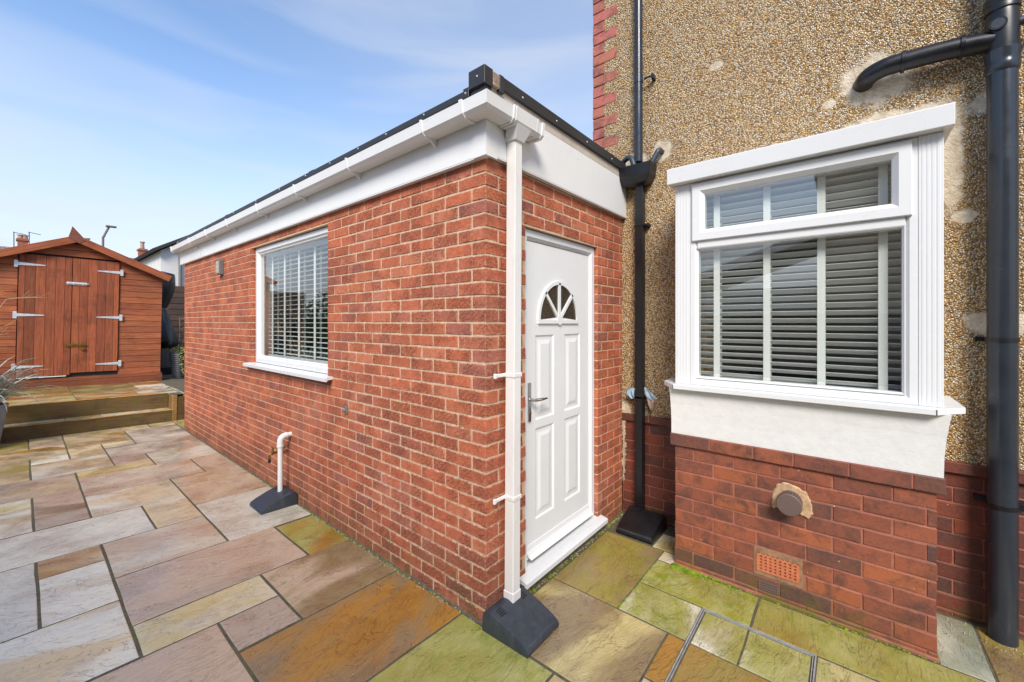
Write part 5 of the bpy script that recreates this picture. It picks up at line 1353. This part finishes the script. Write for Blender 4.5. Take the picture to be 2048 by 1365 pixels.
# left pot with grey sword-leaved plant
PL = (-1.94, 6.92, gz(-1.94))
pt = empty('grey_pot', 'tapered grey plant pot at the left edge in front of the steps', 'planter', PL)
lathe('vessel', [(.13, 0), (.145, .02), (.19, .30), (.215, .52), (.225, .53), (.225, .555), (.205, .555), (.195, .50)], 'pot_grey', pt, 28)
lathe('soil', [(.19, .47), (.195, .505)], 'soil', pt, 20)
sw = empty('sword_leaf_plant', 'grey green sword leaved plant arching out of the grey pot', 'plant', (PL[0], PL[1], PL[2] + .50))
bl = blades('leaf', 170, .07, .50, .88, .018, 'leaf_spiky', sw, 11, 1.15); bl['kind'] = 'stuff'
lathe('crown', [(.03, 0), (.045, .08), (.03, .16)], 'leaf_spiky', sw, 10)
# bare twiggy shrub
def twig_shrub(name, label, base, n, h, spread, seed, lean):
    r = random.Random(seed); t = empty(name, label, 'shrub', base)
    for k in range(n):
        a_ = r.uniform(0, 6.28); d = Vector((math.cos(a_) * spread + lean[0], math.sin(a_) * spread * .6 + lean[1], 0))
        hh = h * r.uniform(.6, 1.05)
        P = [Vector((0, 0, 0)), d * .25 + Vector((0, 0, hh * .38)), d * .62 + Vector((0, 0, hh * .7)), d * 1.05 + Vector((r.uniform(-.1, .1), 0, hh))]
        pth = smooth_path(P, 4); bm = bmesh.new()
        tube(bm, pth, [.009 * (1 - i / len(pth)) + .0030 for i in range(len(pth))], 5)
        for j in range(7):
            q = pth[r.randrange(3, len(pth))]; L = r.uniform(.12, .42)
            dd = Vector((d.x * 1.2 + r.uniform(-.5, .5), r.uniform(-.4, .4), r.uniform(-.1, .7))).normalized()
            e = q + dd * L
            tube(bm, [q, q + dd * L * .5 + Vector((0, 0, r.uniform(-.02, .03))), e], [.004, .0032, .0022], 4)
            for m in range(2):
                s0 = q + dd * L * r.uniform(.3, .8); e2 = s0 + (dd + Vector((r.uniform(-.8, .8), r.uniform(-.8, .8), r.uniform(-.3, .8)))).normalized() * L * .45
                tube(bm, [s0, e2], [.0026, .0018], 4)
        link('branch', mesh_from_bm(bm, 'branch'), 'twig', t)
    return t
twig_shrub('bare_shrub', 'bare straw coloured twiggy shrub in front of the shed at left', (-2.45, 8.35, tz(-2.45)), 7, 1.75, .42, 3, (.42, -.05))
twig_shrub('bare_shrub', 'bare tangled shrub in front of the board fence behind the planter', (1.05, 12.4, tz(1.0)), 8, 1.6, .30, 9, (.05, 0))
# hedge shrub out on the open side (seen in the extension window's reflection)
hs = empty('evergreen_shrub', 'leafy evergreen shrub growing by the fence of the open side', 'shrub', (-3.6, 9.2, .3))
def hf(r):
    while True:
        v = Vector((r.uniform(-1, 1), r.uniform(-1, 1), r.uniform(-1, 1)))
        if .35 < v.length < 1 + .15 * math.sin(v.x * 9) * math.cos(v.z * 8): return (v.x * .75, v.y * 1.0, 1.25 + v.z * .95)
leafcloud('crown', 2600, hf, .055, 'leaf_green', hs, 6)['kind'] = 'stuff'
for k in range(4): tube_obj('trunk', smooth_path([(rnd.uniform(-.1, .1), rnd.uniform(-.1, .1), 0), (rnd.uniform(-.2, .2), rnd.uniform(-.2, .2), .7), (rnd.uniform(-.4, .4), rnd.uniform(-.4, .4), 1.6)], 3), .025, 'bark', hs, 6)

# ------------------------------------------------------------------ background buildings
def gable_roof(name, x0, x1, y0, y1, ze, zr, mat, parent, ov=.25, th=.12):
    """ridge along x; origin on the front eave so slates follow the slope"""
    ym = (y0 + y1) / 2; out = None
    for s in (-1, 1):
        ye = ym + s * ((y1 - y0) / 2 + ov); L = math.hypot(ye - ym, zr - ze); 
        bm = bmesh.new(); bbox(bm, x0 - ov, x1 + ov, 0, L, -th, 0)
        o = link(name, mesh_from_bm(bm, name), mat, parent, (0, ye, ze), (math.atan2(zr - ze, abs(ye - ym)) if s < 0 else math.pi - math.atan2(zr - ze, abs(ye - ym)), 0, 0))
        if s > 0: o.scale = (1, 1, -1)
        out = out or o
    return out
# white rendered neighbour
wb = empty('white_rendered_house', 'white rendered building with dark verge behind the fence', 'building', (0, 17, 0))
prism_obj('wall', [(1.50, 0, 0), (4.6, 0, 0), (4.6, 0, 3.4), (2.35, 0, 4.72), (1.50, 0, 4.18)], (0, 7, 0), 'far_render', wb)
for (p0, p1) in (((1.30, 4.10), (2.35, 4.76)), ((2.35, 4.76), (4.8, 3.3))):
    d = Vector((p1[0] - p0[0], 0, p1[1] - p0[1])); nn = Vector((-d.z, 0, d.x)).normalized() * .10
    a0 = Vector((p0[0], -.25, p0[1])); a1 = Vector((p1[0], -.25, p1[1]))
    prism_obj('roof', [a0, a1, a1 + nn, a0 + nn], (0, 7.5, 0), 'far_dark', wb)
tube_obj('rainwater_pipe', smooth_path([(1.95, -.28, 4.50), (1.93, -.26, 4.42), (1.99, -.12, 4.28), (2.02, -.07, 4.15), (2.02, -.07, 2.2), (2.02, -.07, .2)], 4), .05, 'lead_grey', wb, 10)
# slate roofed terrace far behind
def far_house(label, x0, x1, y0, y1, ze, zr, chims):
    h = empty('terraced_house', label, 'house', ((x0 + x1) / 2, y0, 0), 'terraced houses far behind the shed'); ox, oy = (x0 + x1) / 2, y0
    boxes('wall', [(x0 - ox, x1 - ox, 0, y1 - y0, 0, ze + .4)], 'far_brick', h)
    rf = gable_roof('roof', x0 - ox, x1 - ox, 0, y1 - y0, ze, zr, 'slate_roof', h, ov=.02 if True else .2)
    for wx in (x0 - ox + 1.2, x1 - ox - 1.6): boxes('window', [(wx, wx + 1.0, -.03, .02, 3.2, 4.5)], 'far_dark', h)
    for (cx, cy, zt, w, pots) in chims:
        st = boxes('chimney', [(cx - ox - w, cx - ox + w, cy - oy - .3, cy - oy + .3, ze, zt), (cx - ox - w - .06, cx - ox + w + .06, cy - oy - .36, cy - oy + .36, zt - .16, zt - .04)], 'far_brick', h)
        for (px, ph) in pots: lathe('chimney_pot', [(.13, 0), (.11, ph * .8), (.15, ph * .85), (.15, ph)], 'cement_pink', st, 12, (cx - ox + px, cy - oy, zt))
    return h
far_house('slate roofed house far behind the right of the shed with a slim chimney', 2.2, 9.0, 37, 45, 4.7, 6.62, [(4.23, 39.6, 7.2, .22, [(0, .55)])])
far_house('slate roofed house far behind the left of the shed with a squat chimney', -5.0, 2.2, 37, 45, 4.7, 6.62, [(-1.55, 39.6, 7.05, .22, [(-.1, .25), (.1, .25)]), (1.33, 40.6, 7.35, .17, [(-.1, .3), (.1, .35)])])
for (x, zt, nm) in ((-1.91, 7.45, 'aerial on a pole left of the squat chimney'), (-1.28, 7.55, 'aerial on a pole right of the squat chimney')):
    ae = empty('roof_aerial', 'thin television ' + nm, 'aerial', (x, 39.6, 6.5))
    tube_obj('mast', [(0, 0, 0), (0, 0, zt - 6.5)], .022, 'far_dark', ae, 6); tube_obj('boom', [(-.05, 0, zt - 6.52), (.5, .1, zt - 6.6)], .016, 'far_dark', ae, 6)
    for q in range(4): tube_obj('element', [(q * .12, -.12, zt - 6.53 - q * .015), (q * .12, .18, zt - 6.53 - q * .015)], .012, 'far_dark', ae, 5)
lp = empty('street_lamp', 'thin street lamp column with angled head behind the shed roof', 'street lamp', (1.20, 28.0, -.1))
zs = 1.656 + (8.637 - 1.656) * (29.5 / 41.5)
k = 29.5 / 41.5
lx = CAM.x + (2.16 - CAM.x) * k - 1.20; 
tube_obj('column', smooth_path([(lx, 0, 0), (lx, 0, 3), (lx, 0, zs - .75), (lx + .03, 0, zs - .45), (lx + .22, 0, zs - .02 + .1)], 5), .05, 'lamp_grey', lp, 10)
box('lamp_head', lx + .10, lx + .50, -.12, .12, zs + .07, zs + .15, 'lamp_grey', lp, bev=.02, seg=2)
# neighbour across the open side: stands where the bay window's reflection looks
nh = empty('neighbour_house', 'pebbledashed house across the patio mirrored in the bay window', 'house', (-7.0, -1.0, 0))
boxes('wall', [(-6, 0, -9, 0, 0, 6.2)], 'far_pebble', nh)
prism_obj('roof', [(.4, -9.3, 6.1), (-3, -9.3, 8.6), (-6.4, -9.3, 6.1)], (0, 9.6, 0), 'slate_roof', nh)
boxes('lean_to', [(-4, -.6, 0.001, 3.2, 0, 2.5)], 'far_render', nh)
prism_obj('lean_to_roof', [(-4, 0.002, 3.7), (-.4, 0.002, 3.7), (-.4, 3.5, 2.5), (-4, 3.5, 2.5)], (0, 0, .12), 'slate_roof', nh)
prism_obj('lean_to_fascia', [(-.38, 0.01, 3.82), (-.38, 3.6, 2.60), (-.38, 3.6, 2.40), (-.38, 0.01, 3.60)], (.03, 0, 0), 'upvc_white', nh)
boxes('window', [(-.0, .03, -5.0, -3.4, 3.6, 4.8), (-.0, .03, -5.0, -3.4, .9, 2.2)], 'far_dark', nh)
